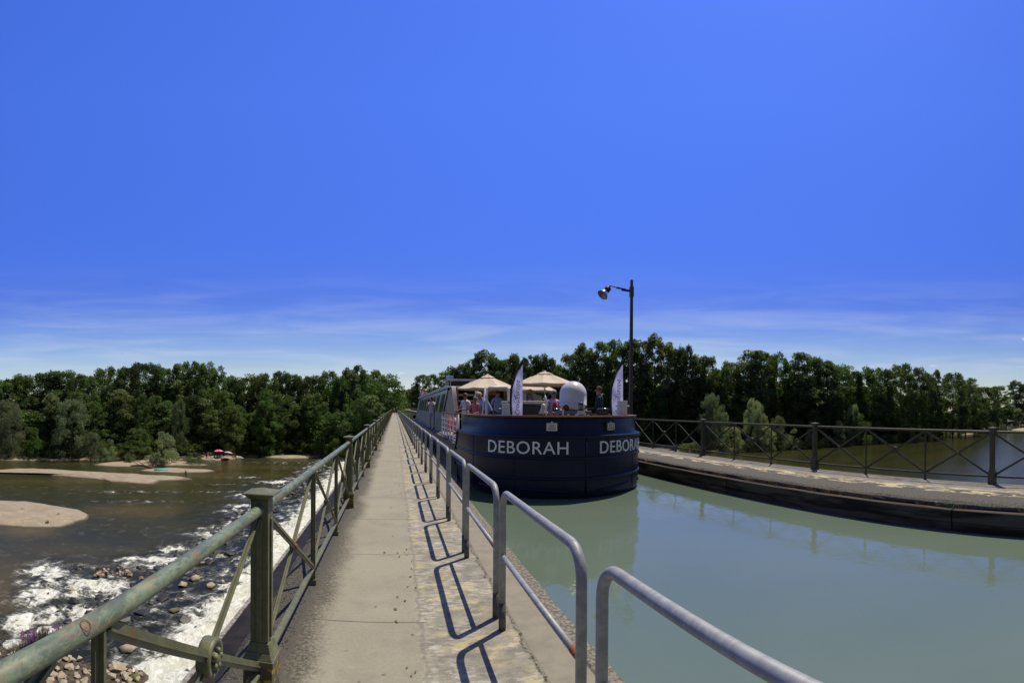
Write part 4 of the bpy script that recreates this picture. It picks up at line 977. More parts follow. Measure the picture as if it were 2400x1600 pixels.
# decks
b = BM(); vs = [(CX + p.x * .97, BY + p.y + .08, .55) for p in FULL]; b.add(vs + [(RB - .1, 22.2, .55), (LB + .1, 22.2, .55)], [tuple(range(len(vs) + 2))])
b.box(LB, RB, 22.2, yst, .46, .50); b.add([(x, y, .9) for x, y in st], [(0, 1, 2, 3, 4, 5)]); b.box(LB, LB + .2, y14, 22.2, .44, .50); b.box(RB - .2, RB, y14, 22.2, .44, .50); b.build('deck', M_DECK, boat)
# lettering
def text_mesh(txt, size, extrude, shear=0, space=1.0):
    cu = bpy.data.curves.new('t', 'FONT'); cu.body = txt; cu.size = size; cu.extrude = extrude; cu.shear = shear; cu.space_character = space; cu.resolution_u = 5
    o = bpy.data.objects.new('t', cu); COL.objects.link(o); dg_ = bpy.context.evaluated_depsgraph_get(); me = bpy.data.meshes.new_from_object(o.evaluated_get(dg_))
    vs = [v.co.copy() for v in me.vertices]; fs = [tuple(p.vertices) for p in me.polygons]
    bpy.data.objects.remove(o); bpy.data.meshes.remove(me); return vs, fs
def hull_name(s0, s1, zb, zt):
    vs, fs = text_mesh('DEBORAH', 1, .02, 0, 1.06); x0 = min(v.x for v in vs); x1 = max(v.x for v in vs); y0 = min(v.y for v in vs); y1 = max(v.y for v in vs)
    out = [on_hull(s0 + (v.x - x0) / (x1 - x0) * (s1 - s0), zb + (v.y - y0) / (y1 - y0) * (zt - zb), .008 + v.z) for v in vs]
    b = BM(); b.add(out, fs); o = b.build('name_lettering', M_LETTER, boat); return o
M_LETTER = simple('brushed_letter_metal', (.82, .84, .88), (.74, .77, .82), 3, .34, .3)
hull_name(-2.50, -.44, .565, .865); hull_name(.39, 2.36, .565, .865)
# floodlights set in the bow
for s in (-.83, .80):
    z = 1.21; c = on_hull(s, z, -.10); q = on_hull(s + .1, z, -.10) - on_hull(s - .1, z, -.10); R_ = Matrix((q.normalized(), Vector((q.normalized().y, -q.normalized().x, 0)), Vector((0, 0, 1)))).transposed()
    def fb(x0, x1, d0, d1, z0, z1, bb): bb.box(x0, x1, d0, d1, z0, z1, 0, Matrix.Translation(c) @ R_.to_4x4())
    b = BM(); fb(-.155, .155, -.01, .03, -.12, .12, b); ho = b.build('floodlight', M_BLACK, boat)
    b = BM()
    for x0, x1, z0, z1 in ((-.125, .125, .068, .09), (-.125, .125, -.09, -.068), (-.125, -.103, -.068, .068), (.103, .125, -.068, .068)): fb(x0, x1, .03, .062, z0, z1, b)
    fb(-.02, .02, .03, .05, .10, .125, b); b.build('light_frame', M_CHROME, ho)
    b = BM(); fb(-.103, .103, .03, .036, -.068, .068, b); b.build('reflector_back', M_WHITE, ho)
    b = BM(); fb(-.045, .045, .036, .05, -.05, .05, b); fb(-.103, .103, .036, .041, -.068, -.03, b); b.build('lamp_glass', M_PANEL, ho)
# silver cabin
Y0, Y1, ZT = 22.0, 47.6, 2.62
def sx(z): return .10 + (z - .5) * .19        # tumblehome of the side
b = BM()
for sg, X in ((1, LB), (-1, RB)):
    A = lambda z, y: (X + sg * (.10 + sx(z)), y, z)
    b.add([A(.5, Y0), A(.5, Y1), A(1.35, Y1), A(1.35, Y0)], [(0, 1, 2, 3)]); b.add([A(1.35, Y0), A(1.35, Y1), A(ZT, Y1), A(ZT, Y0)], [(0, 1, 2, 3)])
b.add([(LB + .22, Y1, .5), (RB - .22, Y1, .5), (RB - .6, Y1, ZT), (LB + .6, Y1, ZT)], [(0, 1, 2, 3)])
b.build('cabin_side', M_SILVER, boat)
b = BM(); b.box(LB + .50, RB - .50, Y0 - .25, Y1 + .1, ZT - .02, ZT + .05); b.box(LB + .47, LB + .55, Y0 - .3, Y1 + .1, ZT - .05, ZT + .07); b.box(RB - .55, RB - .47, Y0 - .3, Y1 + .1, ZT - .05, ZT + .07); b.build('cabin_roof', M_WHITE, boat, bevel=.01)
M_REFL = simple('painted_reflection_stripe', (.20, .205, .215), (.36, .37, .37), 4, .28, .4, stretch=(1, .12, 3))  # wavy grey streaks imitate a reflection, put into the panel colour
for sg, X in ((1, LB), (-1, RB)):
    b = BM(); A = lambda z, y: (X + sg * (.092 + sx(z)), y, z)
    b.add([A(.56, Y0 + .1), A(.56, Y1 - 1.5), A(1.12, Y1 - 1.5), A(1.12, Y0 + .1)], [(0, 1, 2, 3)]); b.build('lower_panel', M_REFL, boat)
    for k in range(9):
        ya = Y0 + .75 + k * 2.5; yb = ya + 1.55
        if k == 0: ya, yb = Y0 + .55, Y0 + 2.15
        b = BM()
        Bp = lambda z, y, d: (X + sg * (.10 + sx(z) - d), y, z)
        b.add([Bp(1.40, ya - .06, .012), Bp(1.40, yb - .06 + .12, .012), Bp(2.36, yb + .06, .012), Bp(2.36, ya - .06, .012)], [(0, 1, 2, 3)]); w = b.build('window', M_GREYMETAL, boat)
        b = BM(); b.add([Bp(1.44, ya, .02), Bp(1.44, yb, .02), Bp(2.32, yb, .02), Bp(2.32, ya, .02)], [(0, 1, 2, 3)]); b.build('pane', M_GLASS, w)
# front of the cabin: panels, wooden door posts, dark saloon with shelves
prof = [(LB + .16, .5)] + [(LB + .16 + .10 + .19 * (z - .5), z) for z in (1.4, 2.2)] + [(LB + .60, 2.42), (LB + .72, 2.56), (LB + .95, 2.6), (LB + .95, .5)]
for sg in (1, -1):
    b = BM()
    vs = [((x if sg > 0 else 2 * CX - x), y, z) for y in (Y0 - .02, Y0 - .07) for x, z in prof]; n = len(prof)
    b.add(vs, [tuple(range(n)), tuple(range(2 * n - 1, n - 1, -1))] + [(i, (i + 1) % n, n + (i + 1) % n, n + i) for i in range(n)])
    b.build('front_panel', M_PANEL, boat)
for x in (LB + .95, RB - 1.09):
    b = BM(); b.box(x, x + .14, Y0 - .12, Y0 + .02, .5, 2.6); b.build('door_post', M_WOOD, boat)
b = BM(); b.box(LB + 1.09, RB - 1.09, Y0 + 1.6, Y0 + 1.7, .5, 2.6); b.box(LB + 1.09, RB - 1.09, Y0, Y0 + 1.6, .50, .56); b.box(LB + 1.02, LB + 1.1, Y0, Y0 + 1.6, .5, 2.6); b.box(RB - 1.1, RB - 1.02, Y0, Y0 + 1.6, .5, 2.6); b.build('saloon_wall', simple('dark_brown_interior', (.05, .03, .02), (.03, .02, .015), 3, .7), boat)
for i, z in enumerate((1.05, 1.35, 1.65, 1.95, 2.25)):
    b = BM(); b.box(LB + 1.25, LB + 2.6, Y0 + .9 + .05 * i, Y0 + 1.2 + .05 * i, z, z + .09); b.build('stair_tread', M_WHITE, boat)
for x in (CX - .2, CX + .9):
    b = BM(); b.box(x, x + .75, Y0 + .4, Y0 + .45, .56, 2.45); dr = b.build('saloon_door', M_WOOD, boat)
    b = BM(); b.box(x + .1, x + .65, Y0 + .385, Y0 + .40, 1.1, 2.3); b.build('pane', M_GLASS, dr)
# starboard wing screen (pale, raked)
b = BM(); b.add([(RB - .75, 19.9, .55), (RB - .25, 19.9, .55), (RB - .45, 19.9, 2.2), (RB - .95, 19.9, 2.35), (RB - .75, 19.94, .55), (RB - .25, 19.94, .55), (RB - .45, 19.94, 2.2), (RB - .95, 19.94, 2.35)], [(0, 1, 2, 3), (7, 6, 5, 4), (0, 4, 5, 1), (1, 5, 6, 2), (2, 6, 7, 3), (3, 7, 4, 0)]); b.build('wing_screen', M_PANEL, boat)
# wheelhouse
wx0, wx1, wy0, wy1 = 3.15, 5.75, 27.0, 29.2
b = BM(); b.box(wx0, wx1, wy0, wy1, 2.67, 2.86); 
for x in (wx0, wx0 + 1.2, wx1 - .12): b.box(x, x + .12, wy0, wy0 + .1, 2.86, 3.24)
b.box(wx0, wx0 + .06, wy0, wy1, 2.86, 3.24); b.box(wx1 - .06, wx1, wy0, wy1, 2.86, 3.24); b.build('wheelhouse', M_GREYMETAL, boat)
b = BM(); b.box(wx0 + .08, wx1 - .08, wy0 + .03, wy0 + .05, 2.86, 3.22); b.build('wheelhouse_window', M_GLASS, boat)
b = BM(); b.box(wx0 - .18, wx1 + .18, wy0 - .25, wy1 + .1, 3.24, 3.32); b.build('wheelhouse_roof', simple('blue_grey_roof', (.20, .21, .32), (.16, .17, .26), 5, .4), boat, bevel=.02)
b = BM(); b.box(wx0 - .1, wx0 + .34, wy0 + .6, wy0 + .7, 3.30, 3.58); b.build('roof_sign', simple('pale_sign', (.50, .62, .66), (.20, .50, .42), 5, .5), boat)
# white side railing in front of the cabin, port side
def railing(X, sg):
    b = BM(); b.box(X - .03, X + .04, 14.5, 19.6, 1.43, 1.475); r_ = b.build('side_railing', M_WOOD, boat)
    for k in range(6):
        y = 14.75 + k * .92; b = BM(); b.box(X - .012, X + .012, y, y + .26, .50, 1.43); b.build('white_board', M_WHITE, r_)
    for y in (14.5, 19.55):
        b = BM(); b.tube([(X, y, .48), (X, y, 1.44)], .022, 8); b.build('post', M_WHITE, r_)
    for z in (.68, .86, 1.04, 1.22):
        b = BM(); b.tube([(X, 14.5, z), (X, 19.6, z)], .010, 6); b.build('wire', M_WHITE, r_)
railing(LB + .08, 1); railing(RB - .08, -1)
# white ladders leaning by the cabin
def ladder(px, ytop, ybot, D, lean, w):
    a = at_d(px, ytop, D); c = at_d(px + lean, ybot, D); d = Vector((w, 0, 0)); b = BM()
    for k in range(4): b.tube([tuple(a + d * (k / 3)), tuple(c + d * (k / 3))], .018, 6)
    for k in range(9): t_ = (k + .5) / 9; b.bar(tuple(a.lerp(c, t_)), tuple(a.lerp(c, t_) + d), .03, .02)
    b.build('slatted_ladder', M_WHITE, boat)
ladder(1059, 905, 964, 20.8, 7, .14); ladder(1113, 908, 945, 20.9, 3, .13)
# tube frame on the port bow, bollards, bell, horn, lantern
b = BM(); p = at_d(1140.5, 976, 14.0); q = at_d(1140.5, 908, 14.0); r2 = at_d(1191, 907, 14.3); s2 = at_d(1192, 948, 14.3)
b.tube([(p.x, p.y, .55), tuple(q - Vector((0, 0, .06))), tuple(q + Vector((.06, .0, 0))), tuple(r2 - Vector((.05, 0, 0))), tuple(r2 - Vector((0, 0, .06))), (s2.x, s2.y, .55)], .038, 10)
p = at_d(1130, 977, 13.9); q = at_d(1137, 910, 13.9); b.tube([(p.x, p.y, .55), tuple(p), tuple(q)], .022, 8); b.build('tube_frame', M_WHITE, boat)
def bollard(px, D, z0, z1, name='bollard'):
    c = at_d(px, 960, D); b = BM(); b.box(c.x - .11, c.x + .11, c.y - .09, c.y + .09, z0, z1); b.box(c.x - .12, c.x + .12, c.y - .10, c.y + .10, z1, z1 + .012)
    zz = z0 + (z1 - z0) * .66; b.tube([(c.x - .21, c.y, zz), (c.x + .21, c.y, zz)], .018, 8); b.build(name, M_OFFW, boat, bevel=.006)
bollard(1187.5, 12.2, 1.43, 1.74); bollard(1458.5, 12.75, 1.48, 1.86)
c = at_d(1280, 960, 11.15)
b = BM(); b.tube([(c.x, c.y, 1.0), (c.x, c.y, 1.86), (c.x - .02, c.y + .01, 1.95), (c.x - .06, c.y + .02, 1.86)], [.018, .024, .026, .02], 10); sp = b.build('bell_post', M_WHITE, boat)
b = BM(); b.lathe([(.0, .245), (.03, .24), (.055, .21), (.065, .15), (.08, .09), (.105, .035), (.122, 0), (.112, .0), (.09, .04)], (c.x - .02, c.y + .14, 1.515), 24); b.ell((c.x - .02, c.y + .14, 1.50), .022, .022, .022); b.build('bell', simple('cream_bell_paint', (.55, .54, .42), (.46, .45, .35), 8, .35), boat)
# satellite radome on its base
rc = at_d(1343, 960, 12.9)
b = BM(); pr = [(0.0, 1.60), (.24, 1.60), (.30, 1.63), (.375, 1.72), (.383, 1.745), (.383, 1.76), (.375, 1.765), (.378, 2.03)] + [(.378 * cos(a), 2.03 + .378 * sin(a)) for a in np.linspace(0, pi / 2, 12)[1:]]
b.lathe([(r, z) for r, z in pr], (rc.x, rc.y, 0), 36); rd = b.build('radome', M_OFFW, boat)
b = BM()
for k in range(14): a = k * 2 * pi / 14; b = MB() if False else BM(); b.ell((rc.x + .381 * cos(a), rc.y + .381 * sin(a), 1.80), .008, .008, .008, 6, 4); b.build('bolt', M_BLACK, rd)
b = BM(); b.box(rc.x - .42, rc.x + .44, rc.y - .28, rc.y + .28, 1.50, 1.585); b.box(rc.x - .36, rc.x + .30, rc.y - .2, rc.y + .2, 1.585, 1.60); b.box(rc.x - .3, rc.x - .2, rc.y - .1, rc.y + .1, .55, 1.5); b.box(rc.x + .2, rc.x + .3, rc.y - .1, rc.y + .1, .55, 1.5); b.build('radome_base', M_GREYMETAL, boat, bevel=.005)
c = at_d(1326.5, 955.5, 11.6); b = BM(); MH = Matrix.Rotation(radians(90), 3, 'X'); MZ = Matrix.Rotation(-.36, 3, 'Z')
b.lathe([(.078, .0), (.066, .02), (.03, .12), (.02, .30)], c, 22, 0, MZ @ Matrix.Rotation(radians(-90), 3, 'X')); b.tube([tuple(c + Vector((0, .25, 0))), (c.x - .16, c.y + .25, c.z - .03), (c.x - .22, c.y + .25, c.z - .02)], .014, 8); b.box(c.x - .02, c.x + .02, c.y + .2, c.y + .24, 1.46, c.z); hn = b.build('horn', M_CHROME, boat)
b = BM(); b.lathe([(0, .0), (.064, .012)], c, 20, 0, MZ @ Matrix.Rotation(radians(-90), 3, 'X')); b.build('horn_mouth', M_RED, hn)
c = at_d(1361.5, 960, 11.5); b = BM(); b.lathe([(.055, 1.615), (.06, 1.63), (.06, 1.75), (.055, 1.76), (.072, 1.765), (.072, 1.785), (.03, 1.80), (.02, 1.82), (0, 1.825)], (c.x, c.y, 0), 16); b.lathe([(.0, 1.60), (.075, 1.60), (.075, 1.615), (.055, 1.62)], (c.x, c.y, 0), 16); ln = b.build('navigation_lantern', M_BLACK, boat)
b = BM(); b.lathe([(.061, 1.645), (.061, 1.735)], (c.x, c.y, 0), 16); b.build('lantern_glass', simple('clear_lantern_glass', (.22, .22, .21), (.15, .15, .14), 9, .1), ln)
b = BM(); b.box(c.x - .09, c.x + .12, c.y - .05, c.y + .05, 1.50, 1.545); b.box(c.x - .07, c.x + .09, c.y - .04, c.y + .04, 1.545, 1.60); b.tube([(c.x + .1, c.y, 1.48), (c.x + .1, c.y, 1.62), (c.x + .16, c.y, 1.62)], .012, 6); b.build('lantern_bracket', M_WHITE, boat)
p = at_d(1375, 956.5, 13.6); q = at_d(1412, 956, 14.2); b = BM(); b.bar(tuple(p), tuple(q), .05, .035); b.bar((p.x, p.y, .55), tuple(p), .04, .04, up=(0, 1, 0)); b.build('inner_handrail', M_WOOD, boat)
b = BM(); b.box(LB + .35, LB + .65, y14 - .55, y14 - .2, .55, 1.18); b.build('deck_locker', M_WHITE, boat, bevel=.01)

# ------------------------------------------------------------------ things standing on the boat
def parasol(px, D, z_rim, z_top, R, label, rot=.2, sides=8):
    c = at_d(px, 960, D); root = empty('parasol', (c.x, c.y, .56)); tag(root, label, 'parasol', 'beige parasols on the foredeck')
    zr, zt = z_rim - .56, z_top - .56
    b = MB(); b.tube([(0, 0, -.0), (0, 0, zt + .02)], .024, 10); b.build('pole', M_WHITE, root); b = MB(); b.box(-.25, .25, -.25, .25, -.01, .06); b.build('base', M_DARKBOX, root, bevel=.01)
    zv = zr + (zt - zr) * .72; rv = .30
    def canopy(r0, z0, r1, z1, sag, n, rows=7):
        V = []; K = n * 8
        for i in range(rows + 1):
            f_ = i / rows; r = r1 + (r0 - r1) * f_; z = z1 + (z0 - z1) * f_ ** 1.12
            for k in range(K):
                a = 2 * pi * k / K + rot; u = (k % 8) / 8; ch = cos(pi / n) / cos((u - .5) * 2 * pi / n)
                s_ = sin(pi * u); V.append((r * ch * cos(a) * (1 - .03 * s_ * f_), r * ch * sin(a) * (1 - .03 * s_ * f_), z - sag * s_ * sin(pi * min(1, f_ * .9)) + .012 * fbm(np.array([cos(a) * 4 + 9 + r]), np.array([sin(a) * 4 + 9 + z]), 3, 7)[0]))
        F = [(i * K + k, (i + 1) * K + k, (i + 1) * K + (k + 1) % K, i * K + (k + 1) % K) for i in range(rows) for k in range(K)]
        b = MB(); b.add(V, F, 0, False); return b
    cb = canopy(R, zr, .12, zv + .05, .045, sides)
    # short hanging hem
    K = sides * 8; last = cb.v[-K:]; base = len(cb.v); cb.v += [(x * .997, y * .997, z - .045) for x, y, z in last]
    for k in range(K): cb.f.append((base - K + k, base + k, base + (k + 1) % K, base - K + (k + 1) % K)); cb.m.append(0); cb.sm.append(False)
    cb.build('canopy', M_CANVAS, root)
    canopy(rv, zv + .02, .01, zt, .03, sides, 4).build('vent_cap', M_CANVAS, root)
    for k in range(sides):
        a = 2 * pi * k / sides + rot; b = MB(); b.bar((.03 * cos(a), .03 * sin(a), zv), (R * .98 * cos(a), R * .98 * sin(a), zr - .015), .018, .014); b.bar((.04 * cos(a), .04 * sin(a), zr - .12), (R * .5 * cos(a), R * .5 * sin(a), (zr + zv) / 2 - .04), .014, .012); b.build('rib', M_WHITE, root)
    return root
parasol(1142.5, 18.3, 2.40, 2.97, 1.24, 'beige parasol with a crumpled vent cap, leftmost of the three on the boat', .15)
parasol(1276.5, 16.9, 2.52, 3.00, 1.16, 'beige parasol with its underside and pole showing, beside the white radome', .39)
parasol(1243, 20.4, 2.42, 3.02, 1.15, 'beige parasol mostly hidden behind the one beside the radome', .3)
def flag_cloth():
    t = NT('lavender_white_banner'); n = t.noise(t.pos((3, 3, .7)), 5); c = t.mix(t.step(n, .35, .65), (.88, .86, .98), (.78, .76, .93))
    d = t.n('ShaderNodeBsdfDiffuse'); tr = t.n('ShaderNodeBsdfTranslucent'); mx = t.n('ShaderNodeMixShader'); t.L.new(c, d.inputs[0]); t.L.new(c, tr.inputs[0]); mx.inputs[0].default_value = .62
    t.L.new(d.outputs[0], mx.inputs[1]); t.L.new(tr.outputs[0], mx.inputs[2]); t.L.new(mx.outputs[0], t.out.inputs[0]); return t.m
M_FLAG = flag_cloth(); M_FBLUE = simple('banner_blue', (.035, .11, .40), (.03, .09, .33), 5, .7); M_FNAVY = simple('banner_dark_blue', (.030, .040, .20), (.025, .035, .17), 5, .7); M_FYEL = simple('banner_yellow', (.75, .66, .05), (.65, .56, .04), 5, .7)
def feather_flag(px, D, z0, z1, w, label, bend, tcol, tx0, tsize, dark):
    c = at_d(px, 960, D); a = atan2(c.x, c.y); root = empty('feather_flag', (c.x, c.y, z0), -a + .12); tag(root, label, 'flag', 'feather flags on the bow')
    Hh = z1 - z0; n = 28; m = 10
    def left(t): return -w * .5 - .0 + (w * 1.0) * max(0, (t - .42) / .58) ** 2.0 * .93 - .02 * sin(pi * min(1, t / .6))
    def right(t): return w * .5 - bend * t * .05
    wav = lambda x, z: .018 * sin(x * 16 + z * 3.1) * (.4 + z / Hh) + .012 * sin(z * 11 + x * 5)
    b = MB(); V = []
    for dy in (0, .006):
        for i in range(n + 1):
            t_ = i / n
            for k in range(m + 1):
                x = left(t_) + .028 + (right(t_) - left(t_) - .028) * k / m; z = Hh * (t_ if k == 0 else t_) - (Hh * .02 * k / m if t_ > .9 else 0); V.append((x, wav(x, z) + dy, z))
    S = (n + 1) * (m + 1); F = []
    for i in range(n):
        for k in range(m): q = i * (m + 1) + k; F.append((q, q + 1, q + m + 2, q + m + 1)); F.append((S + q, S + q + m + 1, S + q + m + 2, S + q + 1))
    for i in range(n): q = i * (m + 1); F.append((q, q + m + 1, S + q + m + 1, S + q)); q += m; F.append((q + m + 1, q, S + q, S + q + m + 1))
    b.add(V, F, 0, True); b.build('banner', M_FLAG, root)
    b = MB(); V = []
    for dy in (-.006, .012):
        for i in range(n + 1):
            t_ = i / n; x = left(t_); wd = .040 + .03 * max(0, t_ - .4); V += [(x - .012, wav(x, Hh * t_) + dy, Hh * t_ * 1.0 + (.06 * max(0, t_ - .5))), (x + wd, wav(x, Hh * t_) + dy, Hh * t_ - .012)]
    S = 2 * (n + 1); F = []
    for i in range(n): q = 2 * i; F += [(q, q + 1, q + 3, q + 2), (S + q, S + q + 2, S + q + 3, S + q + 1), (q, q + 2, S + q + 2, S + q), (q + 1, S + q + 1, S + q + 3, q + 3)]
    b.add(V, F); b.build('pole_sleeve', M_BLACK, root)
    b = MB(); b.tube([(left(0), .0, -z0 + .55), (left(0), .0, .1)], .014, 8); b.build('pole', M_BLACK, root)
    vs, fs = text_mesh('CroisiEurope', tsize, .0015, .28, 1.0)
    out = []
    for v in vs:
        x = tx0 - v.y; z = .015 + v.x; out.append((x, wav(x, z) - .004 - v.z, z))
    b = MB(); b.add(out, fs); b.build('banner_lettering', tcol, root)
    for q in range(4):
        b = MB(); x = -w * .30 + .022 * q; z = Hh * .26 + .05 * abs(q - 1); b.ell((x, wav(x, z) - .006, z), .013, .003, .015, 8, 5); b.build('star_mark', M_FYEL, root)
    b = MB(); pts = [(x, wav(x, z) - .006, z) for x, z in [(-w * .22 + .03 * s_ + .03 * s_ * s_, Hh * (.30 + .10 * (1 - s_))) for s_ in np.linspace(0, 1, 8)]]; b.tube(pts, [.001, .004, .005, .006, .006, .005, .004, .001], 6); b.build('swoosh_mark', tcol, root)
    return root
feather_flag(1211, 11.95, 1.44, 2.84, .30, 'white feather flag with dark blue lettering, left of the hot tub', 0, M_FNAVY, .07, .168, 1)
feather_flag(1446, 12.9, 1.47, 2.97, .34, 'white feather flag with mid blue lettering, right end of the bow', .3, M_FBLUE, .09, .180, 0)
# hot tub, basket, lifebuoy
c = at_d(1262, 960, 14.2); root = empty('hot_tub', (c.x, c.y, .56)); tag(root, 'charcoal panelled hot tub with a tan lid between the left flag and the grey-haired woman', 'hot tub')
b = MB(); b.box(-.85, .85, -.1, 1.5, 0, 1.18); 
for k in range(4): b.box(-.87, .87, -.12, -.1, .1 + k * .27, .1 + k * .27 + .235)
b.build('panel', M_DARKBOX, root, bevel=.01); b = MB(); b.box(-.88, .88, -.13, 1.53, 1.20, 1.25); b.build('rim', M_GREYMETAL, root, bevel=.01); b = MB(); b.box(-.84, .84, -.08, 1.45, 1.25, 1.31); b.build('lid', M_CANVAS, root, bevel=.02)
c = at_d(1413, 960, 12.3); root = empty('serving_tray_box', (c.x, c.y, 1.485), -.4); tag(root, 'black open-topped metal box on the rail in front of the man in navy', 'box')
b = MB(); b.taper(0, 0, 0, .13, .13, .09, .16, .11); b.box(-.17, .17, -.12, .12, .13, .15); b.build('tub', M_DARKBOX, root, bevel=.004)
for x in (-.07, .0, .07): b = MB(); b.box(x - .018, x + .018, -.112, -.100, .05, .085); b.build('grille', M_GREYMETAL, root)
b = MB(); b.tube([(-.17, -.1, .15), (-.12, -.13, .172), (.12, -.13, .172), (.17, -.1, .15)], .006, 6); b.build('handle', M_CHROME, root)
def ringmesh(R, r, n=28, m=10):
    b = MB(); V = [((R + r * cos(2 * pi * j / m)) * cos(2 * pi * i / n), (R + r * cos(2 * pi * j / m)) * sin(2 * pi * i / n), r * sin(2 * pi * j / m)) for i in range(n) for j in range(m)]
    b.add(V, [(i * m + j, ((i + 1) % n) * m + j, ((i + 1) % n) * m + (j + 1) % m, i * m + (j + 1) % m) for i in range(n) for j in range(m)], 0, True); return b
for i, (y, z, lab) in enumerate(((17.1, .98, 'orange lifebuoy behind the white boards of the side railing, nearer the bow'), (18.7, .98, 'orange lifebuoy behind the white boards of the side railing, nearer the cabin'))):
    o = ringmesh(.26, .065).build('lifebuoy', M_ORANGE); o.location = (LB + .30, y, z); o.rotation_euler = (0, radians(90), 0); tag(o, lab, 'lifebuoy', 'lifebuoys by the side railing')
# ------------------------------------------------------------------ people
SKIN = {'fair': simple('fair_skin', (.42, .22, .15), (.36, .18, .12), 8, .5), 'tan': simple('tanned_skin', (.33, .15, .09), (.27, .12, .07), 8, .5)}
CLOTH = {}
def cloth(name, c):
    if name not in CLOTH: CLOTH[name] = simple(name, c, tuple(x * .82 for x in c), 9, .85, 0, .2, 30)
    return CLOTH[name]
def check_cloth():
    t = NT('blue_check_cloth'); P = t.pos(); s = t.n('ShaderNodeSeparateXYZ'); t.L.new(P, s.inputs[0])
    a = t.step(t.math('SINE', t.math('MULTIPLY', s.outputs[0], 150)), .35, .6); b_ = t.step(t.math('SINE', t.math('MULTIPLY', s.outputs[2], 150)), .35, .6)
    t.set(t.mix(t.math('MAXIMUM', a, b_), (.035, .095, .24), (.42, .50, .64)), .85); return t.m
M_EYE = simple('dark_eye', (.02, .015, .012), None, 9, .2); M_LIP = simple('lips', (.32, .10, .08), None, 9, .5)
REFH = 1.76
def person(label, pos, face, h, top, bottom, hair, skin='fair', arms=None, lean=0, sit=False, sleeve=.62, shorts=False, shoes=(.05, .04, .04), hairlen=0, head_turn=0, bulk=1.0, fingers=True, group=None, under=None):
    S = h / REFH
    J = {'pelvis': (0, 0, .97), 'belly': (0, .01, 1.10), 'chest': (0, 0, 1.27), 'upper': (0, -.01, 1.40), 'neck': (0, 0, 1.50), 'jaw': (0, .025, 1.575), 'skull': (0, .005, 1.665)}
    for s, n in ((-1, 'l'), (1, 'r')):
        J['sh' + n] = (s * .175, -.01, 1.415); J['el' + n] = (s * .235, -.04, 1.14); J['wr' + n] = (s * .24, .05, .90); J['pa' + n] = (s * .235, .075, .82)
        J['hi' + n] = (s * .095, 0, .90); J['kn' + n] = (s * .105, .02, .50); J['an' + n] = (s * .11, -.02, .085); J['to' + n] = (s * .13, .15, .035)
    for k, v in (arms or {}).items(): J[k] = v
    J = {k: Vector(v) for k, v in J.items()}
    for n in 'lr':
        if arms and 'wr' + n in arms and 'pa' + n not in arms: J['pa' + n] = J['wr' + n] + (J['wr' + n] - J['el' + n]).normalized() * .085
    if lean:
        Rm = Matrix.Rotation(-lean, 3, 'X'); pv = Vector((0, 0, .97))
        for k in J:
            if k[:2] not in ('hi', 'kn', 'an', 'to') and k != 'pelvis': J[k] = pv + Rm @ (J[k] - pv)
    if sit:
        for k in J:
            if k[:2] in ('kn', 'an', 'to'): continue
            J[k] = J[k] + Vector((0, 0, -.52))
        for s, n in ((-1, 'l'), (1, 'r')): J['kn' + n] = Vector((s * .14, .42, .46)); J['an' + n] = Vector((s * .13, .44, .08)); J['to' + n] = Vector((s * .14, .60, .04))
    rad = {'pelvis': (.155, .115), 'belly': (.145 * bulk, .115 * bulk), 'chest': (.155 * bulk, .12 * bulk), 'upper': (.12, .09), 'neck': (.055, .055), 'jaw': (.066, .074), 'skull': (.080, .096)}
    for n in 'lr':
        rad.update({'sh' + n: (.068, .062), 'el' + n: (.046, .046), 'wr' + n: (.031, .027), 'pa' + n: (.040, .022), 'hi' + n: (.098, .10), 'kn' + n: (.066, .066), 'an' + n: (.043, .048), 'to' + n: (.044, .034)})
    names = list(J); E_ = [('pelvis', 'belly'), ('belly', 'chest'), ('chest', 'upper'), ('upper', 'neck'), ('neck', 'jaw'), ('jaw', 'skull')]
    for n in 'lr': E_ += [('upper', 'sh' + n), ('sh' + n, 'el' + n), ('el' + n, 'wr' + n), ('wr' + n, 'pa' + n), ('pelvis', 'hi' + n), ('hi' + n, 'kn' + n), ('kn' + n, 'an' + n), ('an' + n, 'to' + n)]
    me = bpy.data.meshes.new('sk'); me.from_pydata([tuple(J[k]) for k in names], [(names.index(a), names.index(b)) for a, b in E_], []); o = bpy.data.objects.new('sk', me); COL.objects.link(o)
    o.modifiers.new('s', 'SKIN'); sv = me.skin_vertices[0].data if me.skin_vertices else None
    if sv is None:
        bpy.context.view_layer.objects.active = o; sv = me.skin_vertices[0].data
    for i, k in enumerate(names): sv[i].radius = rad[k]; sv[i].use_root = (k == 'pelvis')
    sb = o.modifiers.new('u', 'SUBSURF'); sb.levels = 2; sb.render_levels = 2
    em_ = bpy.data.meshes.new_from_object(o.evaluated_get(bpy.context.evaluated_depsgraph_get()))
    vs = [v.co.copy() for v in em_.vertices]; fs = [tuple(p.vertices) for p in em_.polygons]
    bpy.data.objects.remove(o); bpy.data.meshes.remove(em_)
    b = MB(); b.add(vs, fs, 0, True)
    # skin=0 top=1 bottom=2 shoes=3
    def cls(c):
        best = None
        for a, d in E_:
            p, q = J[a], J[d]; t_ = max(0, min(1, (c - p).dot(q - p) / max(1e-6, (q - p).length_squared))); ds = (c - p.lerp(q, t_)).length - .6 * (rad[a][0] * (1 - t_) + rad[d][0] * t_)
            if best is None or ds < best[0]: best = (ds, a, d, t_)
        _, a, d, t_ = best
        if (a, d) in (('neck', 'jaw'), ('jaw', 'skull')): return 0
        if (a, d) == ('upper', 'neck'): return 0 if t_ > .45 else 1
        if a[:2] == 'el' or a[:2] == 'wr': return (1 if sleeve > 1 and a[:2] == 'el' and t_ < .9 else 0)
        if a[:2] == 'sh': return 1 if t_ < sleeve else 0
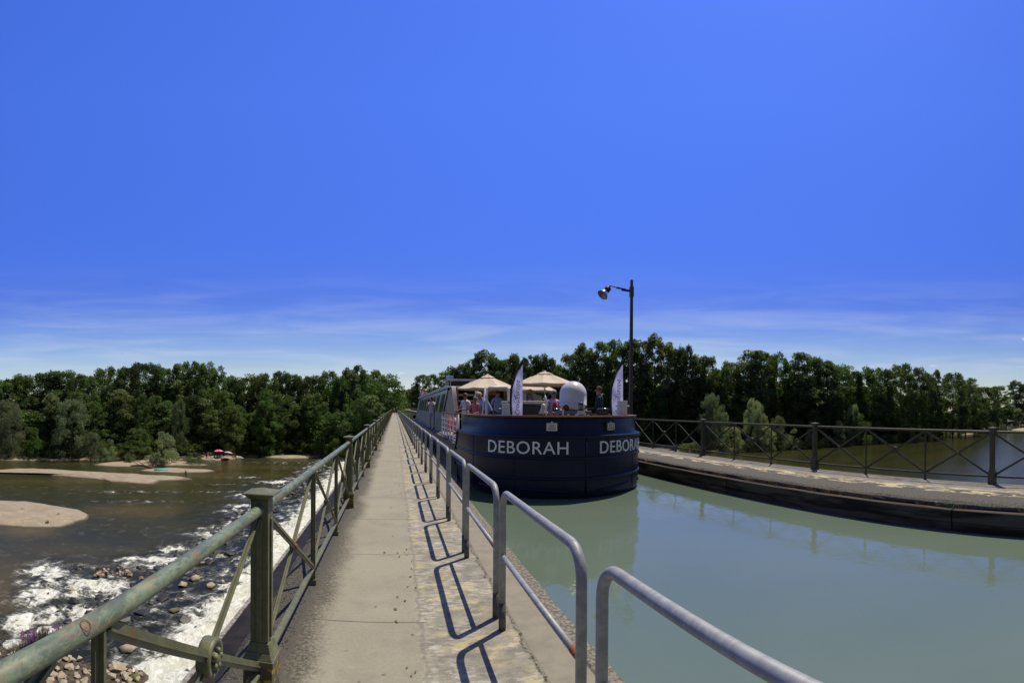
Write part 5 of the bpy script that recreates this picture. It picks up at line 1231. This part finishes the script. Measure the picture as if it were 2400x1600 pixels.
        if a == 'pelvis' and d == 'belly': return 1
        if a == 'pelvis': return 2
        if a[:2] == 'hi': return 1 if t_ < .05 and not sit else (2 if (not shorts or t_ < .8) else 0)
        if a[:2] == 'kn': return 0 if shorts else (2 if t_ < .9 else 3)
        if a[:2] == 'an': return 3
        return 1
    b.m = [cls(sum((vs[i] for i in f), Vector()) / len(f)) for f in fs]
    # face and ears on the same mesh
    hj = J['skull'].lerp(J['jaw'], .35); RT = Matrix.Rotation(head_turn, 3, 'Z') @ Matrix.Rotation(-lean * .55, 3, 'X')
    def hp_(x, y, z): return hj + RT @ Vector((x, y, z))
    b.ell(hp_(0, .100, -.012), .014, .020, .024, 8, 6, 0, RT)
    for s in (-1, 1): b.ell(hp_(s * .032, .086, .012), .013, .009, .007, 8, 6, 4); b.ell(hp_(s * .082, .0, -.005), .012, .022, .032, 8, 6, 0, RT)
    b.ell(hp_(0, .090, -.052), .024, .008, .006, 8, 5, 5)
    if fingers:
        for n, s in (('l', -1), ('r', 1)):
            d = (J['pa' + n] - J['wr' + n]).normalized(); sd = d.cross(Vector((0, 0, 1)));
            if sd.length < .3: sd = Vector((0, 1, 0))
            sd.normalize(); up = sd.cross(d)
            for q, L in ((-1.5, .060), (-.5, .070), (.5, .066), (1.5, .052)):
                p0 = J['pa' + n] + sd * q * .017 + d * .015; p1 = p0 + d * L * .55 - up * .006; p2 = p1 + d * L * .40 - up * .022; b.tube([p0, p1, p2], [.0092, .0085, .0065], 6)
            p0 = J['pa' + n] - sd * .028 * s - d * .02; b.tube([p0, p0 - sd * .028 * s + d * .02, p0 - sd * .034 * s + d * .048], [.011, .010, .007], 6)
    b.v = [tuple(Vector(v) * S) for v in b.v]
    root = empty('person', pos, -face); tag(root, label, 'person', group)
    b.build('body', [SKIN[skin], top, bottom, cloth('shoe_%.2f' % shoes[0], shoes), M_EYE, M_LIP], root)
    if hair is not None:
        b = MB(); V = []; n_, m_ = 20, 10
        for i in range(m_ + 1):
            th = pi * .74 * i / m_
            for k in range(n_):
                a = 2 * pi * k / n_; fr = max(0, sin(a)); th2 = th * (1 - .54 * fr) * (1 + .12 * hairlen * (1 - fr))
                w_ = (1 + (.16 + .05 * hairlen) * (fbm(np.array([cos(a) * 5 + 9.0 + i * .9]), np.array([sin(a) * 5 + 7 + i * 1.3]), 2, 5)[0] - .25) * (1 + hairlen)) * (1 - .16 * (i / m_) ** 4)
                V.append(hp_(.088 * w_ * sin(th2) * cos(a), -.006 + .104 * w_ * sin(th2) * sin(a), .028 + .092 * w_ * cos(th2)))
        b.add([tuple(v * S) for v in V], [(i * n_ + k, (i + 1) * n_ + k, (i + 1) * n_ + (k + 1) % n_, i * n_ + (k + 1) % n_) for i in range(m_) for k in range(n_)], 0, True)
        b.build('hair', cloth('hair_%.2f_%.2f' % (hair[0], hair[2]), hair), root)
    root['hj'] = 0; del root['hj']
    return root, (lambda x, y, z: hp_(x, y, z) * S), S
def stand_at(px, D, z): p = at_d(px, 960, D); return (p.x, p.y, z)
GREY = (.34, .32, .29); WHT = (.50, .48, .44); DKB = (.05, .03, .02); RED_ = (.20, .07, .03)
WHITE_T = cloth('white_cotton', (.62, .60, .68)); BLUE_S = cloth('light_blue_shirt', (.22, .33, .66)); KHAKI = cloth('beige_trousers', (.36, .30, .22)); NAVY = cloth('navy_jacket', (.012, .015, .035)); DARKT = cloth('dark_trousers', (.03, .03, .035)); PINK = cloth('pink_top', (.55, .16, .20)); DEN = cloth('faded_denim', (.10, .14, .24))
DZ = .56; PG = 'passengers on the foredeck'
# woman in the white T-shirt
r, hp_, S = person('woman in sunglasses and a white T-shirt standing by the white ladder', stand_at(1091, 16.8, DZ), -2.25, 1.63, WHITE_T, KHAKI, (.16, .13, .11), 'tan',
    {'ell': (-.24, .02, 1.12), 'wrl': (-.10, .27, 1.12), 'elr': (.24, .04, 1.12), 'wrr': (.08, .28, 1.10)}, head_turn=.1, group=PG)
b = MB()
for s in (-1, 1): b.ell(hp_(s * .032, .094, .012), .026, .010, .017, 8, 6)
b.bar(tuple(hp_(-.085, .02, .016)), tuple(hp_(-.05, .094, .016)), .008, .008); b.bar(tuple(hp_(.085, .02, .016)), tuple(hp_(.05, .094, .016)), .008, .008); b.build('sunglasses', M_BLACK, r)
# small woman in pink
r, hp_, S = person('short woman in a pink top half hidden behind the bending man in light blue', stand_at(1114, 16.4, DZ), -2.6, 1.50, PINK, cloth('striped_skirt', (.42, .40, .38)), WHT, 'tan',
    {'ell': (-.25, .02, 1.12), 'wrl': (-.08, .24, 1.05), 'elr': (.24, .04, 1.12), 'wrr': (.09, .25, 1.04)}, group=PG)
# bending man in light blue
r, hp_, S = person('white-haired man in a loose light blue shirt bending forward beside the tube frame', stand_at(1150, 15.2, DZ), -1.75, 1.76, BLUE_S, DARKT, WHT, 'tan',
    {'ell': (-.24, .12, 1.16), 'wrl': (-.16, .34, 1.04), 'elr': (.24, .16, 1.16), 'wrr': (.17, .32, .98)}, lean=radians(38), bulk=1.12, group=PG)
# check shirt
r, hp_, S = person('man in a blue checked shirt standing behind the white tube frame', stand_at(1166, 17.3, DZ), 3.0, 1.75, check_cloth(), DARKT, (.10, .06, .04), 'tan', bulk=1.12, group=PG)
r, hp_, S = person('man in an olive sun hat and light blue shirt behind the hot tub', stand_at(1250, 16.7, DZ), -1.5, 1.74, cloth('grey_blue_shirt', (.20, .28, .46)), DARKT, None, 'tan', lean=.22, group=PG)
b = MB(); b.lathe([(.175, .02), (.17, .028), (.105, .045), (.100, .10), (.085, .135), (.0, .14)], (0, 0, 0), 22, 0)
hh = b.build('sun_hat', cloth('olive_hat', (.30, .28, .19)), r); hh.location = hp_(0, -.012, .012); hh.rotation_euler = (-.15, 0, 0); hh.scale = (1.15,) * 3
r, hp_, S = person('red-faced man in dark green between the left flag and the man with the sun hat', stand_at(1232, 17.1, DZ), 1.3, 1.68, cloth('dark_green_jacket', (.03, .045, .04)), DARKT, (.22, .17, .13), 'tan', lean=.3, sleeve=1.5, group=PG)
r, hp_, S = person('woman with curly grey hair and pink blouse over a red top, behind the bell', stand_at(1297, 13.5, DZ), 3.05, 1.62, cloth('pink_white_blouse', (.60, .38, .55)), cloth('red_top', (.30, .02, .03)), GREY, 'tan',
    {'ell': (-.25, .02, 1.14), 'wrl': (-.12, .25, 1.08), 'elr': (.25, .04, 1.12), 'wrr': (.10, .26, 1.04)}, hairlen=1.3, bulk=1.08, group=PG)
b = MB(); b.ell((0, .118 * S * 1.0, 1.16 * S), .085, .03, .20, 14, 10); b.build('red_vest', cloth('red_top', (.30, .02, .03)), r)
b = MB(); b.box(-.05, .09, .30, .312, 1.02, 1.10); b.build('phone', M_BLACK, r)
r, hp_, S = person('crew member with red-brown hair and navy jacket standing beside the right flag', stand_at(1404, 13.9, DZ), -1.05, 1.77, NAVY, NAVY, (.13, .055, .03), 'tan', sleeve=1.5, bulk=1.1, group=PG)
r, hp_, S = person('man in white filming from the side deck against the silver cabin windows', (LB + .02, 24.2, .5), -2.7, 1.72, cloth('lavender_white_shirt', (.50, .49, .60)), cloth('pale_trousers', (.36, .38, .46)), DKB, 'tan',
    {'ell': (-.22, .20, 1.30), 'wrl': (-.08, .34, 1.52), 'elr': (.22, .20, 1.30), 'wrr': (.08, .34, 1.52)}, sleeve=1.5)
b = MB(); b.box(-.05, .05, .40, .46, 1.50, 1.58); b.lathe([(.03, 0), (.03, .06)], (0, .46, 1.54), 12, 0, Matrix.Rotation(radians(-90), 3, 'X')); b.build('camera_body', M_BLACK, r)
r, hp_, S = person('person in a lilac shirt sitting on the far end of the cabin roof', (1.0 * LB + .70, 44.8, 2.28), -2.9, 1.6, cloth('lilac_shirt', (.40, .34, .60)), cloth('brown_shorts', (.22, .12, .05)), RED_, 'tan', sit=True, shorts=True, group='people sitting on the cabin roof')
r, hp_, S = person('person in a white cap sitting on the far end of the cabin roof', (LB + 1.05, 44.9, 2.28), -2.9, 1.6, cloth('orange_brown_top', (.36, .18, .09)), cloth('tan_shorts', (.32, .18, .08)), None, 'tan', sit=True, shorts=True, group='people sitting on the cabin roof')
b = MB(); b.lathe([(.10, 0), (.10, .05), (.07, .09), (0, .10)], (0, 0, 0), 16); b.box(-.07, .07, .05, .17, .0, .012); o = b.build('cap', M_WHITE, r); o.location = hp_(0, 0, .03)
# walkers far along the walkway
person('walker in a pale yellow top and black trousers far down the walkway', (-.16, 116, 0), .1, 1.62, cloth('pale_yellow_top', (.50, .46, .30)), DARKT, GREY, 'tan', fingers=False)
person('walker in dark brown clothes far down the walkway, right of the two', (.40, 110.5, 0), .0, 1.66, cloth('dark_brown_top', (.10, .06, .05)), cloth('brown_trousers', (.07, .05, .04)), WHT, 'tan', fingers=False)
# bathers
def bather(px, py, lab, top, bot, sit=False, face=3.0, hair=DKB, h=1.65, zoff=.34, shorts=True):
    p = at_z(px, py, ZR + zoff); person(lab, (p.x, p.y, ZR + zoff), face, h, top, bot, hair, 'tan', sit=sit, shorts=shorts, fingers=False, group='people on the river beach')
SKT = SKIN['tan']; TUR = cloth('turquoise_swimwear', (.05, .40, .42)); BLK = cloth('black_swimwear', (.02, .02, .02)); VIO = cloth('violet_dress', (.22, .08, .26)); WH2 = cloth('white_beach_shirt', (.62, .60, .58)); YLW = cloth('yellow_green_shirt', (.40, .42, .06)); ORG = cloth('orange_swimwear', (.60, .14, .06)); RDS = cloth('red_beach_shirt', (.42, .05, .06))
bather(484, 1076, 'woman in a violet dress standing at the left end of the beach', VIO, VIO, shorts=False)
bather(487.5, 1072, 'person in white standing behind the violet dress on the beach', WH2, WH2, zoff=.5)
bather(493, 1073, 'person in a yellow-green shirt left of the beach parasols', YLW, BLK, zoff=.5)
bather(503, 1074.5, 'tanned person sitting on the sand just left of the deep pink parasol', SKT, BLK, True)
bather(509, 1074, 'person in a red shirt sitting under the left side of the deep pink parasol', RDS, BLK, True)
bather(514, 1074.5, 'person in black sitting under the right side of the deep pink parasol', BLK, BLK, True)
bather(518, 1074.5, 'person in white sitting between the two beach parasols', WH2, BLK, True)
bather(523.5, 1073, 'person in black standing between the two beach parasols', BLK, BLK)
bather(544, 1074.5, 'tanned bather sitting near the waterline right of the lilac parasol', SKT, BLK, True, 1.5)
bather(548.5, 1074.5, 'bather in orange standing at the right end of the beach', ORG, ORG, h=1.7)
bather(552, 1075, 'tanned bather sitting at the far right tip of the beach', SKT, ORG, True, 2.5)
bather(435.5, 1120.5, 'dark-haired bather in blue shorts standing on the tip of the long sandbar', SKT, cloth('blue_shorts', (.04, .07, .2)), face=2.5, zoff=.15, h=1.55)
bather(323, 1113, 'child in orange shorts standing in the shallows beside the long sandbar', SKT, ORG, face=1.0, h=1.1, zoff=-.1, hair=RED_)
def beach_parasol(px, py, h, R, c1, c2, lab, tilt, yaw):
    p = at_z(px, py, ZR + .4); root = empty('beach_parasol', (p.x, p.y, ZR + .35)); tag(root, lab, 'parasol', 'parasols on the river beach'); root.rotation_euler = (0, tilt, yaw)
    b = MB(); b.tube([(0, 0, -.2), (0, 0, h)], .022, 8); b.build('pole', M_WHITE, root)
    b = MB(); n = 24; pr = [(.01, h + .02), (R * .35, h - .06), (R * .7, h - .19), (R, h - .40)]; V = []
    for r_, z in pr:
        for k in range(n): a = 2 * pi * k / n; V.append((r_ * cos(a), r_ * sin(a), z - (.04 if (k % 3 == 0 and r_ > .5) else 0)))
    F = [(i * n + k, (i + 1) * n + k, (i + 1) * n + (k + 1) % n, i * n + (k + 1) % n) for i in range(3) for k in range(n)]; b.add(V, F, 0, True)
    b.m = [1 if ((k // 3) % 2) else 0 for i in range(3) for k in range(n)]; b.build('canopy', [c1, c2], root)
beach_parasol(512.5, 1073.5, 2.3, 1.25, cloth('deep_pink_canvas', (.75, .06, .16)), cloth('pale_pink_canvas', (.75, .30, .40)), 'deep pink beach parasol, the left of the two on the river beach', 0, 0)
beach_parasol(533, 1074.5, 1.9, 1.2, cloth('lilac_canvas', (.62, .40, .66)), cloth('pale_lilac_canvas', (.70, .55, .72)), 'tilted lilac beach parasol, the right of the two on the river beach', .25, 1.2)
for px, py, w, m, lab in ((498, 1075.5, 1.6, WH2, 'white towel on the sand left of the deep pink parasol'), (526.5, 1074.5, 1.5, WH2, 'white bag and towel heap left of the lilac parasol'), (531, 1075, 1.8, RDS, 'red towel under the lilac parasol'), (562, 1072.5, 2.2, cloth('grey_blue_boat', (.30, .36, .42)), 'pale inflatable boat at the right end of the beach')):
    p = at_z(px, py, ZR + .36); b = MB(); b.lathe([(.0, .22), (w * .3, .20), (w * .45, .12), (w * .5, 0)], (0, 0, 0), 14, 0, Matrix.Diagonal((1, .5, 1))); o = b.build('beach_towel' if 'towel' in lab else 'inflatable_boat', m, loc=(p.x, p.y, ZR + .3)); tag(o, lab, 'towel' if 'towel' in lab else 'boat')
p = at_z(378.5, 1101.5, ZR + .25); b = MB()
for k in range(5): b.tube([(-1.5, -.5 + .25 * k, .1), (1.5, -.5 + .25 * k, .12)], .13, 8)
o = b.build('air_mattress', TUR, loc=(p.x, p.y, ZR + .25)); o.rotation_euler = (0, 0, .5); tag(o, 'turquoise air mattress lying on the small middle sandbar', 'air mattress')
# driftwood
root = empty('driftwood_log', (0, 0, 0)); tag(root, 'bare grey driftwood trunk with broken branches on the sandbar behind', 'log'); M_DRIFT = simple('bleached_wood', (.16, .13, .11), (.09, .075, .06), 3, .9)
a = at_z(306, 1091, ZR + .35); c = at_z(358, 1096, ZR + .45); b = MB(); b.tube([tuple(a), tuple(a.lerp(c, .5) + Vector((0, 0, .3))), tuple(c)], [.12, .22, .36], 8); b.build('trunk', M_DRIFT, root)
for f_, dx, dz in ((.9, -2.0, 1.6), (.95, 1.2, 2.2), (.7, -2.5, .9), (.4, -1.8, .7), (.98, -.6, -.3)): b = MB(); q = a.lerp(c, f_) + Vector((0, 0, .2)); b.tube([tuple(q), tuple(q + Vector((dx * .5, .3, dz * .6))), tuple(q + Vector((dx, .2, dz)))], [.13, .08, .03], 6); b.build('branch', M_DRIFT, root)
# ------------------------------------------------------------------ rocks in and beside the rapids
import bmesh
def rock_mat(name, c1, c2, c3, rough):
    t = NT(name); P = t.pos(); a = t.noise(P, 2.2, 6, .65); f = t.noise(P, 14, 5, .7); g = t.n('ShaderNodeNewGeometry'); s = t.n('ShaderNodeSeparateXYZ'); t.L.new(g.outputs['Position'], s.inputs[0])
    c = t.mix(t.step(a, .36, .64), c1, c2); c = t.mix(t.math('MULTIPLY', t.step(f, .5, .68), .5), c, c3)
    c = t.mix(t.step(s.outputs[2], ZR + .22, ZR + .08), c, (.02, .018, .014)); t.set(c, rough); t.bump(f, .5, .03); return t.m
RM = {'tan': rock_mat('pale_tan_rock', (.43, .37, .26), (.31, .26, .175), (.54, .48, .37), .85), 'red': rock_mat('reddish_rock', (.26, .16, .11), (.18, .12, .08), (.12, .13, .04), .85), 'dark': rock_mat('wet_black_rock', (.020, .019, .014), (.040, .037, .026), (.07, .075, .035), .5), 'moss': rock_mat('mossy_rock', (.12, .14, .03), (.20, .19, .05), (.06, .07, .02), .85), 'yel': rock_mat('yellow_topped_rock', (.42, .33, .13), (.24, .20, .09), (.10, .10, .06), .8)}
RK = []
for s in range(7):
    rs = np.random.RandomState(50 + s); bm = bmesh.new()
    P = rs.normal(size=(11, 3)); P /= np.linalg.norm(P, axis=1)[:, None]; P *= (.78 + .4 * rs.rand(11))[:, None]
    for p in P: bm.verts.new(p)
    r_ = bmesh.ops.convex_hull(bm, input=bm.verts); bmesh.ops.delete(bm, geom=[g for g in r_['geom_interior'] if isinstance(g, bmesh.types.BMVert)], context='VERTS')
    bmesh.ops.bevel(bm, geom=list(bm.edges), offset=.035, segments=1, affect='EDGES'); RK.append(([v.co.copy() for v in bm.verts], [tuple(v.index for v in f.verts) for f in bm.faces])) if bm.verts.index_update() is None else None; bm.free()
def rock(px, py, wpx, kind, label, flat=.75, group=None, ln=1.0, z=.12, name='rock'):
    p = at_z(px, py, ZR + z); D = p.xy.length; r = wpx / FPX * D / 2 * 1.2; rnd = random.Random(int(px * 13 + py * 7)); vs, fs = RK[rnd.randrange(7)]
    b = MB(); b.add(vs, fs); o = b.build(name, RM[kind], loc=(p.x, p.y, ZR + z)); hd = atan2(p.x, p.y)
    o.scale = (r * ln, r / ln ** .3, r * flat); o.rotation_euler = (rnd.uniform(-.2, .2), rnd.uniform(-.2, .2), -hd + rnd.uniform(-.4, .4)); tag(o, label, 'rock', group); return o
K4 = lambda x, y: (60 + x / 4.356, 1240 + y / 4.356)
rnd = random.Random(8)
for k in range(34):     # the low rubble island
    x = rnd.uniform(705, 1090); e = 1 - abs((x - 900) / 200) ** 3; y = 478 - rnd.random() * 78 * e - (x - 700) * .02; s = rnd.uniform(26, 58)
    rock(*K4(x, y), s / 4.356, rnd.choice(['tan', 'tan', 'tan', 'red']), 'pale stone of the low rubble island in the rapids just left of the big handrail', .8, 'stones of the rubble island', z=.2 + .3 * rnd.random() * e)
for x, y, s, k, lab, *fl in ((1200, 508, 100, 'red', 'reddish mossy rock just right of the rubble island'), (1600, 572, 92, 'tan', 'rounded pale rock lowest of the four right of the handrail'), (1722, 512, 104, 'tan', 'large angular pale rock, tallest of the four right of the handrail'), (1888, 572, 104, 'tan', 'flat pale rock third of the four right of the handrail', .45), (2006, 545, 76, 'tan', 'pointed pale rock nearest the tall fence post of the four'),
    (218, 607, 55, 'yel', 'small yellow-topped rock in the white water at the left'), (470, 628, 68, 'yel', 'yellow-topped rock in the middle of the left white water'), (1515, 822, 120, 'moss', 'sunken mossy rock in dark water between handrail and brace', .25), (535, 172 + 240, 60, 'dark', 'dark rock behind the white water left of the rubble island'),
    (500, 752, 130, 'dark', 'largest wet black rock in the left rapids'), (640, 812, 92, 'dark', 'wet black rock right of the largest black one'), (706, 812, 55, 'dark', 'small wet black rock touching its neighbour near the handrail'), (346, 852, 76, 'dark', 'rounded black rock below left of the largest black one'), (655, 892, 130, 'dark', 'black rock half hidden behind the handrail beside a foam chute'), (420, 952, 150, 'dark', 'long flat black rock low in the left rapids', .35), (80, 1058, 180, 'dark', 'long flat mossy black rock at the lower left of the rapids', .35), (282, 1022, 120, 'dark', 'low black rock between two flat ones in the lower rapids', .4), (750, 690, 100, 'dark', 'black rock above the handrail in the middle of the foam', .45), (325, 790, 100, 'dark', 'dark rock left of the largest black one', .5), (865, 545, 70, 'dark', 'small dark rock in foam below the rubble island', .5), (1190, 402, 120, 'dark', 'dark mossy rock behind the reddish rock', .5), (1352, 432, 90, 'dark', 'dark rock against the far side of the handrail', .5), (190, 545, 80, 'dark', 'dark rock at the far left of the white water', .5), (236, 662, 50, 'dark', 'small dark rock under the small yellow-topped one'), (1645, 1452, 60, 'dark', 'black rock in white foam at the weir edge near the rosette'), (1205, 1045, 130, 'dark', 'dark rock awash above the flat brace bar', .4), (1560, 272, 90, 'dark', 'dark rock behind the handrail in the far foam', .4), (880, 690, 90, 'dark', 'low dark rock nearly under the handrail in mid rapids', .4),
    (200, 1190, 95, 'tan', 'pale rock on the bank right of the purple flowers'), (310, 1110, 100, 'red', 'reddish rock behind the second purple flower tuft'), (240, 1150, 70, 'tan', 'small pale rock between the reddish rock and the flowers'), (360, 1500, 110, 'tan', 'pale rock under the handrail at the bottom left'), (240, 1550, 120, 'tan', 'pale rock cut by the bottom edge left of the braces'), (622, 1440, 90, 'tan', 'pale rock seen between the two lower braces'), (912, 1420, 150, 'tan', 'large pale rock right of the near slim post'), (884, 1505, 100, 'tan', 'pale rock directly below the large one by the near slim post'), (1020, 1515, 95, 'tan', 'pale rock between the large one and the mossy one at the bottom'), (1063, 1447, 55, 'tan', 'small pinkish rock above the mossy one at the bottom'), (1125, 1508, 90, 'moss', 'moss-covered green rock near the bottom edge'), (545, 1562, 80, 'tan', 'pale rock at the bottom edge between the braces'), (700, 1520, 80, 'tan', 'pale rock behind the near slim post at the bottom')):
    rock(*K4(x, y), s / 4.356, k, lab, fl[0] if fl else .75, z=.30 if (y > 1095 and k != 'dark') else (.06 if k == 'dark' else .12))
rock(*K4(1040, 1208), 34, 'tan', 'long pale slab lying in the shallows under the flat brace bar', .22, None, 1.4)
Z3 = lambda x, y: (x / 3.36, 1200 + y / 3.36)
for x, y, s, lab in ((40, 1205, 90, 'pale rock at the left edge below the flowers'), (110, 1188, 80, 'pale rock second from the left edge below the flowers'), (30, 1255, 80, 'pale rock at the left edge just above the handrail'), (170, 1240, 50, 'small pale rock above the handrail below the flowers')):
    rock(*Z3(x, y), s / 3.36, 'tan', lab, z=.3)
# rip-rap scattered through the rapids: nobody could count it
def scatter(name, pts, mat, label, cat='rocks'):
    VV = []; FF = []; b = MB()
    for (x, y, z, r, k) in pts:
        vs, fs = RK[k % 7]; a = (k * 1.7) % 6.28; c, s = cos(a), sin(a)
        b.add([(x + r * (v.x * c - v.y * s), y + r * (v.x * s + v.y * c), z + r * .6 * v.z) for v in vs], fs)
    o = b.build(name, mat); tag(o, label, cat, kind='stuff'); return o
pts = []; k = 0
while k < 380:
    y = 24 + 86 * rnd.random() ** 1.1; ed = rnd.gauss(7.6, 1.3); x = SILL - ed
    pts.append((x, y, ZR + .02, rnd.uniform(.18, .75), k)); k += 1
scatter('riprap', pts, RM['dark'], 'dark wet rip-rap rocks scattered along the riffle that runs beside the bridge')
pts = []
for k in range(55):
    x, y = rnd.uniform(60, 1150), rnd.uniform(480, 1080); p = at_z(x / 3.36, 1200 + y / 3.36, ZR); pts.append((p.x, p.y, ZR - .05, rnd.uniform(.12, .42), k))
scatter('rapids_stones', pts, RM['dark'], 'small wet stones breaking the white water at the left')
# stony bank at the lower left
M_BANKG = simple('dark_gravel_bank', (.028, .022, .015), (.10, .078, .055), 3.5, .9, 0, .6, 20)
M_SAND_KEEP = M_SAND; M_SAND = M_BANKG
sandbar('gravel_bank', [(-500, 1120), (0, 1130), (180, 1085), (330, 1040), (440, 1080), (560, 1160), (760, 1215), (1020, 1225), (1130, 1290), (1160, 1400), (1000, 1560), (300, 1700), (-500, 1600)], .55, 12, oy=1200)
M_SAND = M_SAND_KEEP
pts = []
for k in range(110):
    x, y = rnd.uniform(-60, 1120), rnd.uniform(1090, 1420)
    if y < 1085 + max(0, x - 300) * .2: continue
    p = at_z(x / 3.36, 1200 + y / 3.36, ZR + .2); pts.append((p.x, p.y, ZR + .28, rnd.uniform(.06, .34), k))
scatter('bank_rubble', pts, RM['tan'], 'loose pale rubble covering the river bank at the lower left')
# purple loosestrife
def flower(px, py, h, n, label, spread):
    p = at_z(px, py, ZR + .5); root = empty('purple_flower', (p.x, p.y, ZR + .35)); tag(root, label, 'flower', 'purple flowers on the stony bank')
    o = blade_mesh('leaves', [(0, 0, 0, 1)], h * .75, n * 9, simple('loosestrife_green', (.05, .085, .025), (.09, .12, .04), 9, .8), 3, spread, .7, .022); o.parent = root
    o = blade_mesh('flower_spikes', [(0, 0, h * .38, 1)], h * .62, n * 5, simple('loosestrife_purple', (.20, .07, .22), (.30, .11, .28), 9, .8), 4, spread * 1.1, .45, .022); o.parent = root
flower(*K4(70, 1250), 1.15, 34, 'large tuft of purple loosestrife on the stony bank at the left edge', .7)
flower(*K4(330, 1130), .8, 14, 'smaller tuft of purple loosestrife behind the handrail', .35)
tree('green_bush', 768, 1078, at_z(768, 1091, ZR).xy.length, 30, 'lime', zb=ZR, label='small bright green clump growing on the riffle rocks behind the fence', cat='bush')
tree('green_bush', K4(735, 400)[0], K4(735, 378)[1], at_z(*K4(735, 412), ZR).xy.length, 10, 'lime', zb=ZR, label='tiny green weed on the left end of the rubble island', cat='weed')
tree('green_bush', K4(735, 460)[0], K4(735, 440)[1], at_z(*K4(735, 470), ZR).xy.length, 12, 'lime', zb=ZR, label='tiny green weed at the front of the rubble island', cat='weed')
for x, y, w, lab in ((460, 1025, 10, 'small green grass tuft on the near sandbar, upper one'), (372, 1080, 12, 'small green grass tuft on the near sandbar, lower one')):
    p = at_z(x / 3.36, 900 + y / 3.36, ZR + .5); tree('green_bush', x / 3.36, 900 + (y - 9) / 3.36, p.xy.length, w / 1.2, 'lime', zb=ZR + .35, label=lab, cat='grass tuft')
# wire loop caught on the handrail
o = ringmesh(.016, .0012, 24, 6).build('wire_loop', M_RUST, lf); p = at_d(237, 1446, 1.2); yy = .93; o.location = (-.728, yy, 1.094); o.rotation_euler = (0, radians(40), 0)
# bird high over the left wood
b = MB(); b.add([(-1.1, 0, .25), (-.4, .2, .1), (0, .45, 0), (.4, .2, .1), (1.1, 0, .25), (.4, -.15, .05), (0, -.5, -.03), (-.4, -.15, .05), (0, 0, -.12)], [(0, 1, 8, 7), (1, 2, 8), (2, 3, 8), (3, 4, 5, 8), (5, 6, 8), (6, 7, 8)])
p = at_d(286, 828.5, 140); o = b.build('bird', M_BLACK, loc=tuple(p)); o.scale = (.45,) * 3; o.rotation_euler = (.3, .5, .8); tag(o, 'tiny dark bird in the sky above the left bank wood', 'bird')

# scraps of leaf blown along the walkway, pale bird droppings by the edge
b = MB(); rs = np.random.RandomState(12)
for k in range(90):
    y = 2.5 + 55 * rs.rand() ** 1.6; x = .10 + rs.normal() * .07 if rs.rand() < .75 else rs.uniform(-.8, 1.1); r = .008 + .014 * rs.rand(); a = rs.rand() * 6; c, s_ = cos(a), sin(a)
    q = [(-1, 0, .004), (0, -.45, .010), (1, 0, .006), (0, .45, .012)]; b.add([(x + r * (u * c - v * s_), y + r * (u * s_ + v * c), w + .002) for u, v, w in q] + [(x + r * (u * c - v * s_), y + r * (u * s_ + v * c), w - .001) for u, v, w in q], [(0, 1, 2, 3), (7, 6, 5, 4), (0, 4, 5, 1), (1, 5, 6, 2), (2, 6, 7, 3), (3, 7, 4, 0)])
o = b.build('dead_leaves', simple('brown_leaf', (.12, .095, .065), (.19, .155, .11), 20, .8)); tag(o, 'scraps of brown leaf scattered along the walkway', 'leaves', kind='stuff')
for x, y, r, lab in ((1.27, 2.62, .028, 'white pebble on the walkway edge by the near hoop'), (8.75, 2.65, .04, 'white pebble on the towpath lip near the last fence post')):
    vs, fs = RK[2]; b = MB(); b.add(vs, fs); o = b.build('pebble', M_OFFW, loc=(x, y, .006)); o.scale = (r, r * .8, r * .4); tag(o, lab, 'pebble')
